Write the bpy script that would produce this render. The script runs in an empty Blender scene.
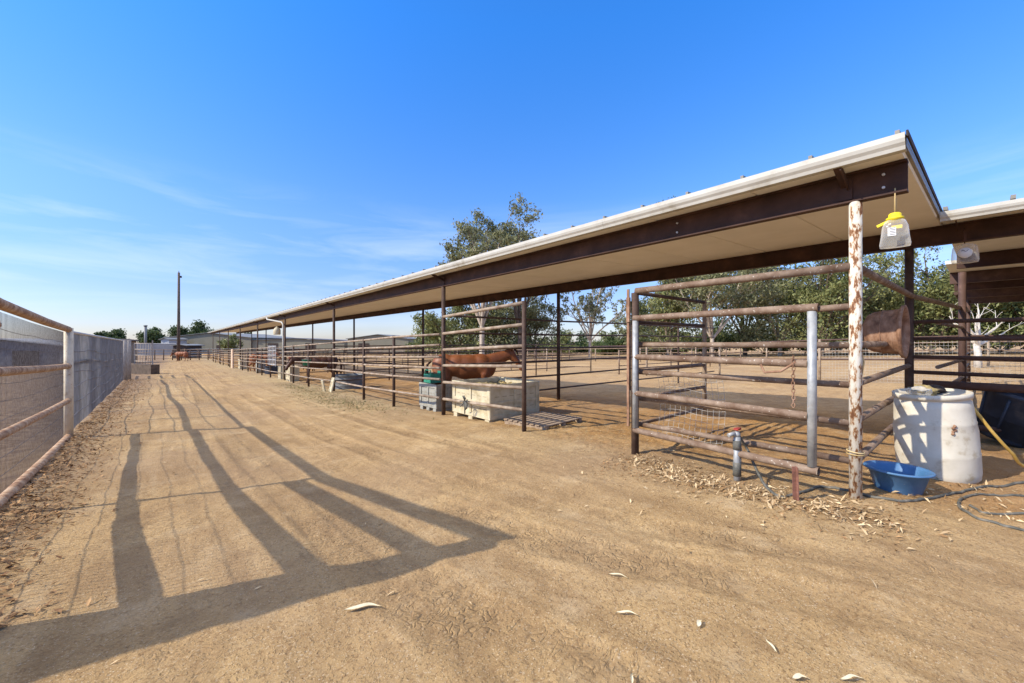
import bpy, math, random
import numpy as np
from mathutils import Vector, Matrix, noise
random.seed(7); rng = np.random.default_rng(7)
sc = bpy.context.scene; col = sc.collection
R = math.radians

# ------------------------------------------------------------------ world frame
# x = across the lane (right), y = down the lane, z up; camera 1.5 m above ground at the origin
TH = R(40.03); CT, ST = math.cos(TH), math.sin(TH); CAMZ = 1.5; F = 400.0
def at(px, Z):                       # survey helper: bearing + depth -> plan position
    X = (px-512)/F*Z
    return (X*CT+Z*ST, Z*CT-X*ST)
PA = [-400, .82, 3.2, 5.5, 8.5, 17.4, 27.4, 43.5, 56, 77, 98, 3000]
PH = [0, 0, -.08, -.17, -.29, -.54, -.82, -1.17, -1.5, -1.84, -2.0, -2.0]
def gnp(y): return np.interp(y, PA, PH)
def g(x, y): return float(np.interp(y, PA, PH))

# ------------------------------------------------------------------ materials
def nt(m): m.use_nodes = True; return m.node_tree
def N(t, typ, **k):
    n = t.nodes.new(typ)
    for a, b in k.items(): setattr(n, a, b)
    return n
def link(t, a, b): t.links.new(a, b)
def ramp(t, fac, stops, interp='LINEAR'):
    r = N(t, 'ShaderNodeValToRGB'); r.color_ramp.interpolation = interp
    e = r.color_ramp.elements
    while len(e) < len(stops): e.new(.5)
    for i, (p, c) in enumerate(stops):
        e[i].position = p; e[i].color = (*c, 1) if len(c) == 3 else c
    link(t, fac, r.inputs[0]); return r.outputs[0]
def noise_n(t, co, scale, detail=4, rough=.6):
    n = N(t, 'ShaderNodeTexNoise'); n.inputs['Scale'].default_value = scale
    n.inputs['Detail'].default_value = detail; n.inputs['Roughness'].default_value = rough
    link(t, co, n.inputs['Vector']); return n.outputs['Fac']
def mixc(t, fac, a, b, mode='MIX'):
    m = N(t, 'ShaderNodeMix', data_type='RGBA', blend_type=mode)
    if isinstance(fac, (int, float)): m.inputs[0].default_value = fac
    else: link(t, fac, m.inputs[0])
    for v, i in ((a, 6), (b, 7)):
        if isinstance(v, tuple): m.inputs[i].default_value = (*v, 1)
        else: link(t, v, m.inputs[i])
    return m.outputs[2]
def bump(t, h, strength, dist, bsdf):
    b = N(t, 'ShaderNodeBump'); b.inputs['Strength'].default_value = strength
    b.inputs['Distance'].default_value = dist
    link(t, h, b.inputs['Height']); link(t, b.outputs[0], bsdf.inputs['Normal'])
def mat(name, stops, scale=6, rough=.8, metal=0, bumps=.3, bdist=.003, detail=5, stretch=None, world=True, spec=.3, fine=None):
    m = bpy.data.materials.new(name); t = nt(m); b = t.nodes['Principled BSDF']
    b.inputs['Roughness'].default_value = rough; b.inputs['Metallic'].default_value = metal
    b.inputs['Specular IOR Level'].default_value = spec
    if world: co = N(t, 'ShaderNodeNewGeometry').outputs['Position']
    else: co = N(t, 'ShaderNodeTexCoord').outputs['Object']
    if stretch:
        mp = N(t, 'ShaderNodeMapping'); mp.inputs['Scale'].default_value = stretch
        link(t, co, mp.inputs[0]); co = mp.outputs[0]
    f = noise_n(t, co, scale, detail)
    c = ramp(t, f, stops)
    if fine:
        f2 = noise_n(t, co, fine[0], 3)
        c = mixc(t, ramp(t, f2, [(fine[1], (0,0,0)), (fine[1]+.05, (1,1,1))]), c, fine[2])
    link(t, c, b.inputs['Base Color'])
    if bumps: bump(t, noise_n(t, co, scale*5, 3), bumps, bdist, b)
    return m

M = {}
M['pipe'] = mat('weathered_pipe', [(.3,(.12,.068,.040)), (.5,(.195,.132,.090)), (.68,(.29,.215,.155))], 6, .75, fine=(38,.64,(.50,.44,.36)))
M['pipe_pale'] = mat('pale_rail_pipe', [(.3,(.19,.125,.08)), (.5,(.31,.235,.165)), (.7,(.42,.345,.26))], 5, .7, fine=(30,.66,(.2,.1,.07)))
M['pipe_dark'] = mat('dark_red_oxide_pipe', [(.3,(.045,.026,.018)), (.6,(.085,.052,.038)), (.75,(.15,.10,.075))], 7, .7)
M['oxide'] = mat('red_oxide_post', [(.3,(.065,.036,.028)), (.6,(.10,.058,.045)), (.8,(.17,.10,.075))], 5, .7)
M['galv'] = mat('galvanised_pipe', [(.3,(.28,.29,.29)), (.6,(.40,.41,.40)), (.8,(.52,.52,.50))], 12, .5, .25, fine=(40,.66,(.35,.25,.18)))
M['flake'] = mat('flaking_white_paint', [(.40,(.15,.065,.03)), (.455,(.36,.20,.10)), (.485,(.54,.49,.39)), (.60,(.64,.60,.52))], 27, .8, bumps=.6, stretch=(1,1,.4), detail=9)
M['beam'] = mat('brown_steel_beam', [(.3,(.035,.016,.011)), (.55,(.062,.029,.02)), (.75,(.10,.048,.032))], 3, .7)
M['soffit'] = mat('tan_soffit', [(.3,(.77,.75,.67)), (.6,(.83,.81,.74)), (.8,(.85,.83,.77))], 1.6, .65, bumps=.05)
M['gutter'] = mat('cream_gutter', [(.25,(.33,.30,.23)), (.42,(.47,.45,.39)), (.7,(.53,.52,.46))], 4, .5, bumps=.05)
M['rooftop'] = mat('roof_sheet', [(.3,(.20,.18,.15)), (.7,(.28,.26,.22))], 3, .5)
M['fencewhite'] = mat('cream_painted_post', [(.3,(.42,.32,.20)), (.42,(.62,.53,.38)), (.7,(.73,.65,.49))], 8, .7, fine=(26,.66,(.4,.25,.15)))
M['fencerust'] = mat('tan_rusty_rail', [(.32,(.22,.11,.055)), (.48,(.40,.24,.13)), (.65,(.54,.40,.26))], 10, .8, fine=(60,.62,(.2,.1,.06)))
M['wire'] = mat('wire', [(.4,(.12,.10,.09)), (.6,(.2,.18,.17))], 20, .6, .4, bumps=0)
M['meshgrey'] = mat('grey_galvanised_wire', [(.4,(.20,.195,.185)), (.6,(.28,.27,.26))], 3, .7, 0, bumps=0)
M['wirel'] = mat('light_wire', [(.4,(.45,.42,.38)), (.6,(.6,.57,.52))], 20, .6, .2, bumps=0)
M['sheet'] = mat('grey_sheet', [(.3,(.20,.205,.215)), (.5,(.27,.275,.29)), (.7,(.34,.34,.35))], 2, .7, stretch=(1,1,.25), bumps=.15)
M['sheetlight'] = mat('pale_strip', [(.3,(.45,.45,.44)), (.7,(.62,.62,.60))], 3, .7)
M['wood'] = mat('weathered_wood', [(.3,(.20,.14,.09)), (.6,(.38,.29,.20)), (.8,(.5,.42,.32))], 8, .9, stretch=(4,4,1))
M['woodgrey'] = mat('grey_wood_post', [(.3,(.25,.21,.17)), (.6,(.42,.37,.31)), (.8,(.55,.5,.44))], 9, .9, stretch=(4,4,.6))
M['polewood'] = mat('pole_wood', [(.3,(.08,.055,.04)), (.7,(.17,.13,.10))], 4, .9)
M['tan_plastic'] = mat('cream_plastic', [(.3,(.42,.35,.21)), (.5,(.55,.48,.32)), (.7,(.62,.56,.40))], 5, .55, bumps=.1, fine=(14,.68,(.42,.33,.22)))
M['grey_plastic'] = mat('grey_plastic', [(.3,(.24,.235,.20)), (.6,(.35,.345,.30)), (.8,(.43,.42,.37))], 6, .55, bumps=.1, fine=(12,.66,(.3,.24,.17)))
M['white_plastic'] = mat('white_drum_plastic', [(.28,(.40,.34,.24)), (.42,(.57,.53,.43)), (.7,(.64,.60,.50))], 7, .5, bumps=.08, fine=(22,.72,(.45,.36,.25)))
M['blue'] = mat('blue_plastic', [(.3,(.055,.15,.29)), (.7,(.09,.20,.38))], 9, .45, bumps=.1, fine=(24,.68,(.18,.25,.36)))
M['blue_in'] = mat('bowl_water_reflection', [(.4,(.33,.36,.40)), (.7,(.48,.49,.50))], 12, .6)  # grey-white water reflection painted in as the bowl floor's colour
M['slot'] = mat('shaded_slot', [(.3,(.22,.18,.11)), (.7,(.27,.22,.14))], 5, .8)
M['tank'] = mat('weathered_tank', [(.3,(.12,.125,.125)), (.6,(.20,.205,.20)), (.8,(.30,.30,.29))], 6, .6, .2)
M['navy'] = mat('black_navy_plastic', [(.3,(.018,.024,.036)), (.6,(.035,.045,.065)), (.8,(.10,.10,.10))], 5, .5, bumps=.1)
M['green'] = mat('green_plastic', [(.3,(.02,.19,.13)), (.7,(.05,.28,.19))], 8, .5)
M['red'] = mat('faded_red', [(.3,(.30,.04,.03)), (.7,(.42,.07,.05))], 12, .7)
M['stakered'] = mat('rusty_red_stake', [(.3,(.15,.07,.05)), (.6,(.26,.12,.085)), (.8,(.36,.24,.19))], 20, .8)
M['yellow'] = mat('yellow_plastic', [(.3,(.75,.58,.02)), (.7,(.85,.70,.04))], 12, .5)
M['yhose'] = mat('yellow_hose', [(.3,(.48,.30,.06)), (.7,(.62,.42,.12))], 12, .5)
M['ghose'] = mat('grey_green_hose', [(.3,(.06,.06,.05)), (.55,(.13,.125,.105)), (.75,(.24,.21,.165))], 14, .6)
M['kettle'] = mat('rusted_kettle', [(.3,(.13,.065,.04)), (.5,(.27,.15,.09)), (.7,(.38,.24,.16))], 7, .85, bumps=.5, stretch=(2,2,1))
M['label'] = mat('paper_label', [(.3,(.7,.7,.68)), (.7,(.8,.8,.78))], 5, .6, bumps=0)
M['ink'] = mat('label_ink', [(.3,(.05,.05,.06)), (.7,(.09,.09,.1))], 5, .6, bumps=0)
M['warehouse'] = mat('khaki_metal_wall', [(.3,(.21,.195,.14)), (.7,(.25,.235,.175))], .5, .7, bumps=0)
M['whroof'] = mat('warehouse_roof', [(.3,(.17,.175,.17)), (.7,(.22,.225,.22))], .5, .6, bumps=0)
M['bluewall'] = mat('slate_wall', [(.3,(.12,.125,.145)), (.7,(.17,.175,.2))], .6, .8, bumps=0)
M['whitewall'] = mat('white_wall', [(.3,(.42,.43,.43)), (.7,(.50,.51,.50))], .6, .8, bumps=0)
M['dark'] = mat('dark_brown_shed', [(.3,(.04,.03,.025)), (.7,(.08,.06,.05))], 2, .9, bumps=0)
M['bark'] = mat('pale_eucalyptus_bark', [(.3,(.22,.16,.11)), (.5,(.42,.35,.27)), (.7,(.56,.49,.4))], 2.5, .9, stretch=(1,1,.35))
M['barkd'] = mat('dark_bark', [(.3,(.07,.05,.035)), (.7,(.15,.11,.08))], 3, .9)
M['deadwood'] = mat('bleached_deadwood', [(.3,(.48,.44,.37)), (.7,(.66,.62,.54))], 5, .9)
M['coat'] = mat('chestnut_coat', [(.3,(.12,.036,.012)), (.5,(.19,.06,.02)), (.7,(.27,.095,.035))], 2.2, .5, bumps=.05, world=False, spec=.4)
M['coat2'] = mat('bay_coat', [(.3,(.05,.02,.012)), (.7,(.11,.045,.022))], 2.5, .5, bumps=.05, world=False)
M['coat3'] = mat('sorrel_coat', [(.3,(.24,.08,.035)), (.7,(.36,.14,.06))], 2.5, .55, bumps=.05, world=False)
M['mane'] = mat('dark_mane', [(.3,(.035,.015,.010)), (.7,(.09,.035,.02))], 12, .7, world=False)
M['hoof'] = mat('hoof', [(.3,(.05,.04,.03)), (.7,(.1,.08,.06))], 12, .7)
M['hay'] = mat('hay', [(.3,(.30,.22,.09)), (.6,(.45,.36,.17)), (.8,(.55,.46,.25))], 25, .9, bumps=.8, bdist=.02)
M['bolt'] = mat('bolt', [(.3,(.5,.5,.5)), (.7,(.7,.7,.7))], 25, .4, .3, bumps=0)

def clear_mat(name, tint, rough=.08):
    m = bpy.data.materials.new(name); t = nt(m); b = t.nodes['Principled BSDF']
    b.inputs['Base Color'].default_value = (*tint, 1); b.inputs['Roughness'].default_value = rough
    b.inputs['Transmission Weight'].default_value = .96; b.inputs['IOR'].default_value = 1.2
    co = N(t, 'ShaderNodeTexCoord').outputs['Object']
    bump(t, noise_n(t, co, 18, 3), .5, .01, b)
    b.inputs['Transmission Weight'].default_value = 0; b.inputs['Roughness'].default_value = .15; b.inputs['IOR'].default_value = 1.45
    tr = N(t, 'ShaderNodeBsdfTransparent'); tr.inputs[0].default_value = (.95,.94,.90,1)
    lw = N(t, 'ShaderNodeLayerWeight'); lw.inputs['Blend'].default_value = .35
    mr = N(t, 'ShaderNodeMapRange'); mr.inputs[3].default_value = .14; mr.inputs[4].default_value = .75; link(t, lw.outputs['Facing'], mr.inputs[0])
    mx = N(t, 'ShaderNodeMixShader'); link(t, mr.outputs[0], mx.inputs[0]); link(t, tr.outputs[0], mx.inputs[1]); link(t, b.outputs[0], mx.inputs[2])
    link(t, mx.outputs[0], t.nodes['Material Output'].inputs[0])
    return m
M['clear'] = clear_mat('clear_bag', (.93,.91,.85))

def leaf_mat(name, c1, c2, scale=.35, trans=.25, rough=.55):
    m = bpy.data.materials.new(name); t = nt(m); b = t.nodes['Principled BSDF']
    b.inputs['Roughness'].default_value = rough; b.inputs['Specular IOR Level'].default_value = .25
    gn = N(t, 'ShaderNodeNewGeometry')
    f = noise_n(t, gn.outputs['Position'], scale, 3)
    wn = N(t, 'ShaderNodeTexWhiteNoise', noise_dimensions='1D')
    link(t, gn.outputs['Random Per Island'], wn.inputs['W'])
    mm = N(t, 'ShaderNodeMath', operation='ADD'); link(t, f, mm.inputs[0])
    m2 = N(t, 'ShaderNodeMath', operation='MULTIPLY_ADD'); m2.inputs[1].default_value = .5; m2.inputs[2].default_value = -.25
    link(t, wn.outputs['Value'], m2.inputs[0]); link(t, m2.outputs[0], mm.inputs[1])
    c = ramp(t, mm.outputs[0], [(.25, c1), (.75, c2)])
    link(t, c, b.inputs['Base Color'])
    if trans:
        tr = N(t, 'ShaderNodeBsdfTranslucent'); link(t, c, tr.inputs[0])
        mx = N(t, 'ShaderNodeMixShader'); mx.inputs[0].default_value = trans
        out = t.nodes['Material Output']
        link(t, b.outputs[0], mx.inputs[1]); link(t, tr.outputs[0], mx.inputs[2]); link(t, mx.outputs[0], out.inputs[0])
    return m
M['euc'] = leaf_mat('eucalyptus_leaf', (.10,.112,.05), (.33,.33,.17))
M['eucg'] = leaf_mat('green_eucalyptus_leaf', (.078,.10,.032), (.29,.30,.115))
M['dkleaf'] = leaf_mat('dark_leaf', (.03,.055,.02), (.12,.16,.055))
M['litter'] = leaf_mat('dry_leaves', (.24,.14,.06), (.66,.51,.30), 3, 0, .8)
M['paleleaf'] = leaf_mat('bleached_leaf', (.60,.52,.34), (.75,.69,.52), 9, 0, .8)
M['litterbr'] = leaf_mat('brown_dry_leaves', (.17,.085,.035), (.46,.28,.13), 3, 0, .8)
M['grass'] = leaf_mat('low_weeds', (.11,.12,.04), (.30,.25,.12), 2, .1, .8)
M['straw'] = leaf_mat('straw', (.42,.30,.13), (.66,.52,.28), 2, 0, .8)

# ------------------------------------------------------------------ mesh building
class MB:
    def __init__(s): s.v = []; s.f = []; s.sm = []
    def add(s, vs, fs, smooth=False):
        o = len(s.v); s.v += [tuple(map(float, p)) for p in vs]
        s.f += [tuple(i+o for i in f) for f in fs]; s.sm += [smooth]*len(fs); return s
    def box(s, c, size, rot=None):
        hx, hy, hz = size[0]/2, size[1]/2, size[2]/2
        vs = [Vector((x, y, z)) for x in (-hx, hx) for y in (-hy, hy) for z in (-hz, hz)]
        if rot is not None: vs = [rot @ v for v in vs]
        c = Vector(c); vs = [v+c for v in vs]
        return s.add(vs, [(0,1,3,2),(4,6,7,5),(0,4,5,1),(2,3,7,6),(0,2,6,4),(1,5,7,3)])
    def beam(s, a, b, w, h, up=Vector((0,0,1))):         # box running a -> b, w across, h along up
        a = Vector(a); b = Vector(b); d = (b-a); L = d.length; d.normalize()
        side = d.cross(up).normalized(); u = side.cross(d).normalized()
        rot = Matrix((side, d, u)).transposed()
        return s.box((a+b)/2, (w, L, h), rot)
    def tube(s, pts, r, n=10, cap=True):
        pts = [Vector(p) for p in pts]; k = len(pts)
        rs = r if isinstance(r, (list, tuple)) else [r]*k
        vs = []; fs = []; prev = None
        for i, p in enumerate(pts):
            d = (pts[min(i+1, k-1)]-pts[max(i-1, 0)])
            if d.length < 1e-9: d = Vector((0,0,1))
            d.normalize()
            if prev is None:
                up = Vector((0,0,1)) if abs(d.z) < .9 else Vector((1,0,0))
                a = d.cross(up).normalized()
            else:
                a = (prev - d*prev.dot(d)).normalized()
            prev = a; b = d.cross(a)
            for j in range(n):
                t = 2*math.pi*j/n
                vs.append(p+(a*math.cos(t)+b*math.sin(t))*rs[i])
        for i in range(k-1):
            for j in range(n):
                fs.append((i*n+j, i*n+(j+1)%n, (i+1)*n+(j+1)%n, (i+1)*n+j))
        s.add(vs, fs, True)
        if cap and n > 4:
            o = len(s.v)-len(vs)
            s.f.append(tuple(o+j for j in range(n))[::-1]); s.sm.append(False)
            s.f.append(tuple(o+(k-1)*n+j for j in range(n))); s.sm.append(False)
        return s
    def lathe(s, prof, c=(0,0,0), n=32, M4=None, smooth=True):
        vs = []; fs = []; k = len(prof)
        for r_, z in prof:
            for j in range(n):
                t = 2*math.pi*j/n; v = Vector((r_*math.cos(t), r_*math.sin(t), z))
                if M4 is not None: v = M4 @ v
                vs.append(v+Vector(c))
        for i in range(k-1):
            for j in range(n): fs.append((i*n+j, i*n+(j+1)%n, (i+1)*n+(j+1)%n, (i+1)*n+j))
        return s.add(vs, fs, smooth)
    def build(s, name, m, parent=None, bevel=0, auto=True):
        o3 = parent
        off = Vector((0,0,0))
        while o3 is not None: off += Vector(o3.location); o3 = o3.parent
        me = bpy.data.meshes.new(name)
        me.from_pydata([(x-off.x, y-off.y, z-off.z) for x, y, z in s.v], [], s.f)
        me.polygons.foreach_set('use_smooth', s.sm)
        me.materials.append(m); me.update()
        o = bpy.data.objects.new(name, me); col.objects.link(o)
        if parent is not None: o.parent = parent
        if bevel:
            b = o.modifiers.new('bevel', 'BEVEL'); b.width = bevel; b.segments = 2; b.limit_method = 'ANGLE'
        return o
def tag(o, label=None, cat=None, group=None, kind=None):
    if label: o['label'] = label
    if cat: o['category'] = cat
    if group: o['group'] = group
    if kind: o['kind'] = kind
    return o
def thing(name, label, cat, loc=(0,0,0), group=None):
    o = bpy.data.objects.new(name, None); o.empty_display_size = .2; col.objects.link(o); o.location = loc
    return tag(o, label, cat, group)
def copy_tree(o, parent=None):
    c = o.copy(); col.objects.link(c); c.parent = parent
    for ch in list(o.children): copy_tree(ch, c)
    return c

# ------------------------------------------------------------------ value noise
def vnoise(x, y, seed=0):
    xi = np.floor(x).astype(np.int64); yi = np.floor(y).astype(np.int64)
    fx = x-xi; fy = y-yi; fx = fx*fx*(3-2*fx); fy = fy*fy*(3-2*fy)
    def h(a, b):
        n = (a*374761393 + b*668265263 + seed*974634777) & 0xffffffff
        n = ((n ^ (n >> 13))*1274126177) & 0xffffffff
        return ((n ^ (n >> 16)) & 0xffff)/65535.0
    return (h(xi,yi)*(1-fx)+h(xi+1,yi)*fx)*(1-fy)+(h(xi,yi+1)*(1-fx)+h(xi+1,yi+1)*fx)*fy
def fbm(x, y, sc_, oct_=4, seed=0):
    s = 0; a = 1; tot = 0
    for k in range(oct_):
        s = s+a*(vnoise(x*sc_, y*sc_, seed+k)-.5); tot += a; a *= .55; sc_ *= 2.1
    return s/tot

# ------------------------------------------------------------------ ground
def axis(lo, hi, step, far_lo, far_hi, gr):
    c = list(np.arange(lo, hi, step)); s = step; x = c[-1]
    while x < far_hi: s *= gr; x += s; c.append(x)
    s = step; x = lo; l = []
    while x > far_lo: s *= gr; x -= s; l.append(x)
    return np.array(l[::-1]+c)
def path_interp(path, y):
    ys = np.array([p[1] for p in path])[::-1]; xs = np.array([p[0] for p in path])[::-1]
    return np.interp(y, ys, xs)
def smooth_path(p, n=12):
    out = []
    P = [p[0]]+p+[p[-1]]
    for i in range(1, len(P)-2):
        a, b, c, d = [Vector(q) for q in P[i-1:i+3]]
        for k in range(n):
            t = k/n
            out.append(tuple(.5*((2*b)+(c-a)*t+(2*a-5*b+4*c-d)*t*t+(-a+3*b-3*c+d)*t**3)))
    out.append(p[-1]); return out
TRACKS = [([(2.3,60),(2.2,30),(2.1,14),(2.25,7),(2.55,3.6),(3.05,1.7),(3.8,.3),(4.7,-1)], .20, .014, 1),
          ([(.75,60),(.8,30),(.8,14),(.9,7),(1.1,3),(1.35,1.3),(1.9,.2),(3.0,-1)], .27, .018, 2),
          ([(3.1,60),(3.2,30),(3.2,12),(3.45,6),(3.95,3.2),(4.3,1.8),(4.5,.4),(4.7,-1)], .16, .010, 3),
          ([(-.5,60),(-.45,30),(-.3,10),(-.1,4),(.1,2),(.5,.5),(.9,-1)], .14, .008, 4),
          ([(1.6,60),(1.55,20),(1.6,8),(1.85,4),(2.2,2.2),(2.8,.8),(3.6,-1)], .22, .013, 5)]
def disp(x, y, mask=None):
    z = fbm(x, y, .5, 3, 3)*.09*np.clip((y+x*.3)/10+.25, .25, 1)
    z = z+fbm(x, y, 3.0, 4, 11)*.022+fbm(x, y, 13, 3, 23)*.014*np.clip(fbm(x, y, .8, 2, 77)*3+.7, .25, 1.3)
    road = (x > -1.6) & (x < 4.8)
    for path, w, dep, sd in TRACKS:
        sp = smooth_path(path); cx = path_interp(sp, y); dx = x-cx
        band = np.exp(-(dx/w)**4)
        fade = np.clip(fbm(x*.3, y, .35, 2, sd*7)*4+.72, 0, 1)
        z = z-band*fade*dep*.8+band*fade*fbm(x, y, 16, 2, sd)*dep*1.1
        z = z+np.exp(-((np.abs(dx)-w*1.12)/.06)**2)*dep*.7*fade
        if mask is not None:
            brk = np.clip(fbm(x, y, 1.6, 2, sd*3+50)*5+.75, 0, 1)
            mask[:] = np.maximum(mask, band*fade*brk)
    pen = np.clip((x-4.7)/.6, 0, 1)*np.clip((22-x)/3, 0, 1)
    z = z+pen*(fbm(x, y, 5.5, 3, 41)*.05)
    # wind-blown ridge of soil under the fences
    fx = -1.58-.039*(y-11.36)
    z = z+.05*np.exp(-((x-fx)/.25)**2)
    return z
xs = axis(-1.9, 6.4, .021, -1800, 1800, 1.035)
ys = axis(.75, 5.6, .021, -300, 2500, 1.028)
XX, YY = np.meshgrid(xs, ys)
nearw = np.clip(1.2-(np.hypot(XX, YY)-25)/60, 0, 1)
MASK = np.zeros_like(XX); ZZ = gnp(YY)+disp(XX, YY, MASK)*nearw
nx, ny = len(xs), len(ys)
print('ground verts', nx*ny)
me = bpy.data.meshes.new('ground')
vs = np.stack([XX, YY, ZZ], -1).reshape(-1, 3).astype(np.float32)
idx = np.arange(nx*ny).reshape(ny, nx)
q = np.stack([idx[:-1,:-1], idx[:-1,1:], idx[1:,1:], idx[1:,:-1]], -1).reshape(-1, 4)
me.vertices.add(len(vs)); me.vertices.foreach_set('co', vs.ravel())
me.loops.add(q.size); me.loops.foreach_set('vertex_index', q.ravel().astype(np.int32))
me.polygons.add(len(q)); me.polygons.foreach_set('loop_start', (np.arange(len(q))*4).astype(np.int32))
me.polygons.foreach_set('loop_total', np.full(len(q), 4, np.int32))
me.polygons.foreach_set('use_smooth', np.ones(len(q), bool))
me.update()
at_ = me.attributes.new('tread', 'FLOAT', 'POINT'); at_.data.foreach_set('value', MASK.astype(np.float32).ravel())
gm = bpy.data.materials.new('dirt'); t = nt(gm); b = t.nodes['Principled BSDF']
b.inputs['Roughness'].default_value = .95; b.inputs['Specular IOR Level'].default_value = .1
pos = N(t, 'ShaderNodeNewGeometry').outputs['Position']
base = ramp(t, noise_n(t, pos, .8, 6, .65), [(.3,(.345,.225,.105)), (.5,(.46,.312,.148)), (.7,(.52,.37,.19))])
mp_ = N(t, 'ShaderNodeMapping'); mp_.inputs['Scale'].default_value = (3.2,.22,1); mp_.inputs['Rotation'].default_value = (0,0,-.05)
link(t, pos, mp_.inputs[0]); stz = noise_n(t, mp_.outputs[0], 1.0, 6, .65)
base = mixc(t, ramp(t, stz, [(.46,(0,0,0)), (.62,(.55,.55,.55))]), base, (.25,.16,.075))
base = mixc(t, ramp(t, stz, [(.30,(.5,.5,.5)), (.42,(0,0,0))]), base, (.53,.40,.23))
# straw-coloured dry zones / orange pen soil
sep = N(t, 'ShaderNodeSeparateXYZ'); link(t, pos, sep.inputs[0])
def rng_map(v, a, b_, c=0., d=1.):
    m = N(t, 'ShaderNodeMapRange'); m.inputs[1].default_value = a; m.inputs[2].default_value = b_
    m.inputs[3].default_value = c; m.inputs[4].default_value = d
    link(t, v, m.inputs[0]); return m.outputs[0]
wob = N(t, 'ShaderNodeMath', operation='MULTIPLY_ADD'); wob.inputs[1].default_value = 2.2
link(t, noise_n(t, pos, .9, 4), wob.inputs[0]); link(t, sep.outputs[0], wob.inputs[2])
inpen = rng_map(wob.outputs[0], 5.9, 6.9)
pencol = ramp(t, noise_n(t, pos, 1.7, 5), [(.32,(.24,.125,.04)), (.5,(.41,.22,.07)), (.68,(.48,.295,.12))])
outp = rng_map(wob.outputs[0], 10.5, 13)
padcol = ramp(t, noise_n(t, pos, .35, 5), [(.3,(.36,.225,.105)), (.5,(.47,.315,.155)), (.7,(.53,.38,.205))])
c = mixc(t, inpen, base, pencol); c = mixc(t, outp, c, padcol)
farstraw = rng_map(wob.outputs[0], 3.3, 5.6)
fy = rng_map(sep.outputs[1], 7, 14); fm = N(t, 'ShaderNodeMath', operation='MULTIPLY'); link(t, farstraw, fm.inputs[0]); link(t, fy, fm.inputs[1])
fm2 = N(t, 'ShaderNodeMath', operation='MULTIPLY'); link(t, fm.outputs[0], fm2.inputs[0])
fm3 = N(t, 'ShaderNodeMath', operation='SUBTRACT'); fm3.inputs[0].default_value = 1; link(t, inpen, fm3.inputs[1]); link(t, fm3.outputs[0], fm2.inputs[1])
c = mixc(t, fm2.outputs[0], c, ramp(t, noise_n(t, pos, 2.5, 5), [(.35,(.36,.26,.13)), (.6,(.52,.40,.22))]))
# damp dark clods, small pebbles
sp = noise_n(t, pos, 34, 3, .7)
c = mixc(t, ramp(t, sp, [(.53,(0,0,0)), (.64,(.6,.6,.6))]), c, (.22,.13,.06))
sp2 = noise_n(t, pos, 90, 2, .6)
c = mixc(t, ramp(t, sp2, [(.60,(0,0,0)), (.66,(.7,.7,.7))]), c, (.62,.50,.34))
sp3_ = noise_n(t, pos, 120, 2, .6)
c = mixc(t, ramp(t, sp3_, [(.62,(0,0,0)), (.66,(.7,.7,.7))]), c, (.14,.085,.045))
md = noise_n(t, pos, 3.2, 6, .7)
c = mixc(t, ramp(t, md, [(.48,(0,0,0)), (.64,(.5,.5,.5))]), c, (.23,.14,.065))
md2 = noise_n(t, pos, 2.1, 6, .7)
c = mixc(t, ramp(t, md2, [(.54,(0,0,0)), (.70,(.5,.5,.5))]), c, (.58,.44,.26))
lc = noise_n(t, pos, .23, 3)
c = mixc(t, ramp(t, lc, [(.42,(0,0,0)), (.62,(.45,.45,.45))]), c, (.30,.205,.125))
# darker mottled ground from the left fence outward
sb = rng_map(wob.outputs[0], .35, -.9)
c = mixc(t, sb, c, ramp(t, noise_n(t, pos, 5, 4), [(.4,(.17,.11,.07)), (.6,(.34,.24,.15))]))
an0 = N(t, 'ShaderNodeAttribute', attribute_name='tread')
tk = N(t, 'ShaderNodeMath', operation='MULTIPLY'); link(t, an0.outputs['Fac'], tk.inputs[0]); link(t, ramp(t, noise_n(t, pos, 6, 5, .7), [(.38,(.15,.15,.15)), (.6,(.55,.55,.55))]), tk.inputs[1])
c = mixc(t, tk.outputs[0], c, (.25,.16,.08))
link(t, c, b.inputs['Base Color'])
hh = N(t, 'ShaderNodeMath', operation='ADD'); link(t, noise_n(t, pos, 9, 9, .78), hh.inputs[0])
clod = ramp(t, noise_n(t, pos, 46, 3, .6), [(.55,(0,0,0)), (.68,(.35,.35,.35))]); link(t, clod, hh.inputs[1])
an = N(t, 'ShaderNodeAttribute', attribute_name='tread')
vo = N(t, 'ShaderNodeTexVoronoi', feature='DISTANCE_TO_EDGE'); vo.inputs['Scale'].default_value = 17; vo.inputs['Randomness'].default_value = .75
mpv = N(t, 'ShaderNodeMapping'); mpv.inputs['Scale'].default_value = (.8,1.5,1); mpv.inputs['Rotation'].default_value = (0,0,.5)
dn = N(t, 'ShaderNodeTexNoise'); dn.inputs['Scale'].default_value = 7; link(t, pos, dn.inputs['Vector'])
vm = N(t, 'ShaderNodeVectorMath', operation='MULTIPLY_ADD'); vm.inputs[1].default_value = (.2,.2,0); link(t, dn.outputs['Color'], vm.inputs[0]); link(t, pos, vm.inputs[2])
link(t, vm.outputs[0], mpv.inputs[0]); link(t, mpv.outputs[0], vo.inputs['Vector'])
tv = ramp(t, vo.outputs['Distance'], [(.0,(0,0,0)), (.16,(.8,.8,.8)), (.3,(1,1,1))])
inv = N(t, 'ShaderNodeMath', operation='SUBTRACT'); inv.inputs[0].default_value = 1; link(t, tv, inv.inputs[1])
brk = ramp(t, noise_n(t, pos, 11, 2, .5), [(.42,(0,0,0)), (.56,(1,1,1))])
bm = N(t, 'ShaderNodeMath', operation='MULTIPLY'); link(t, inv.outputs[0], bm.inputs[0]); link(t, brk, bm.inputs[1])
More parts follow.
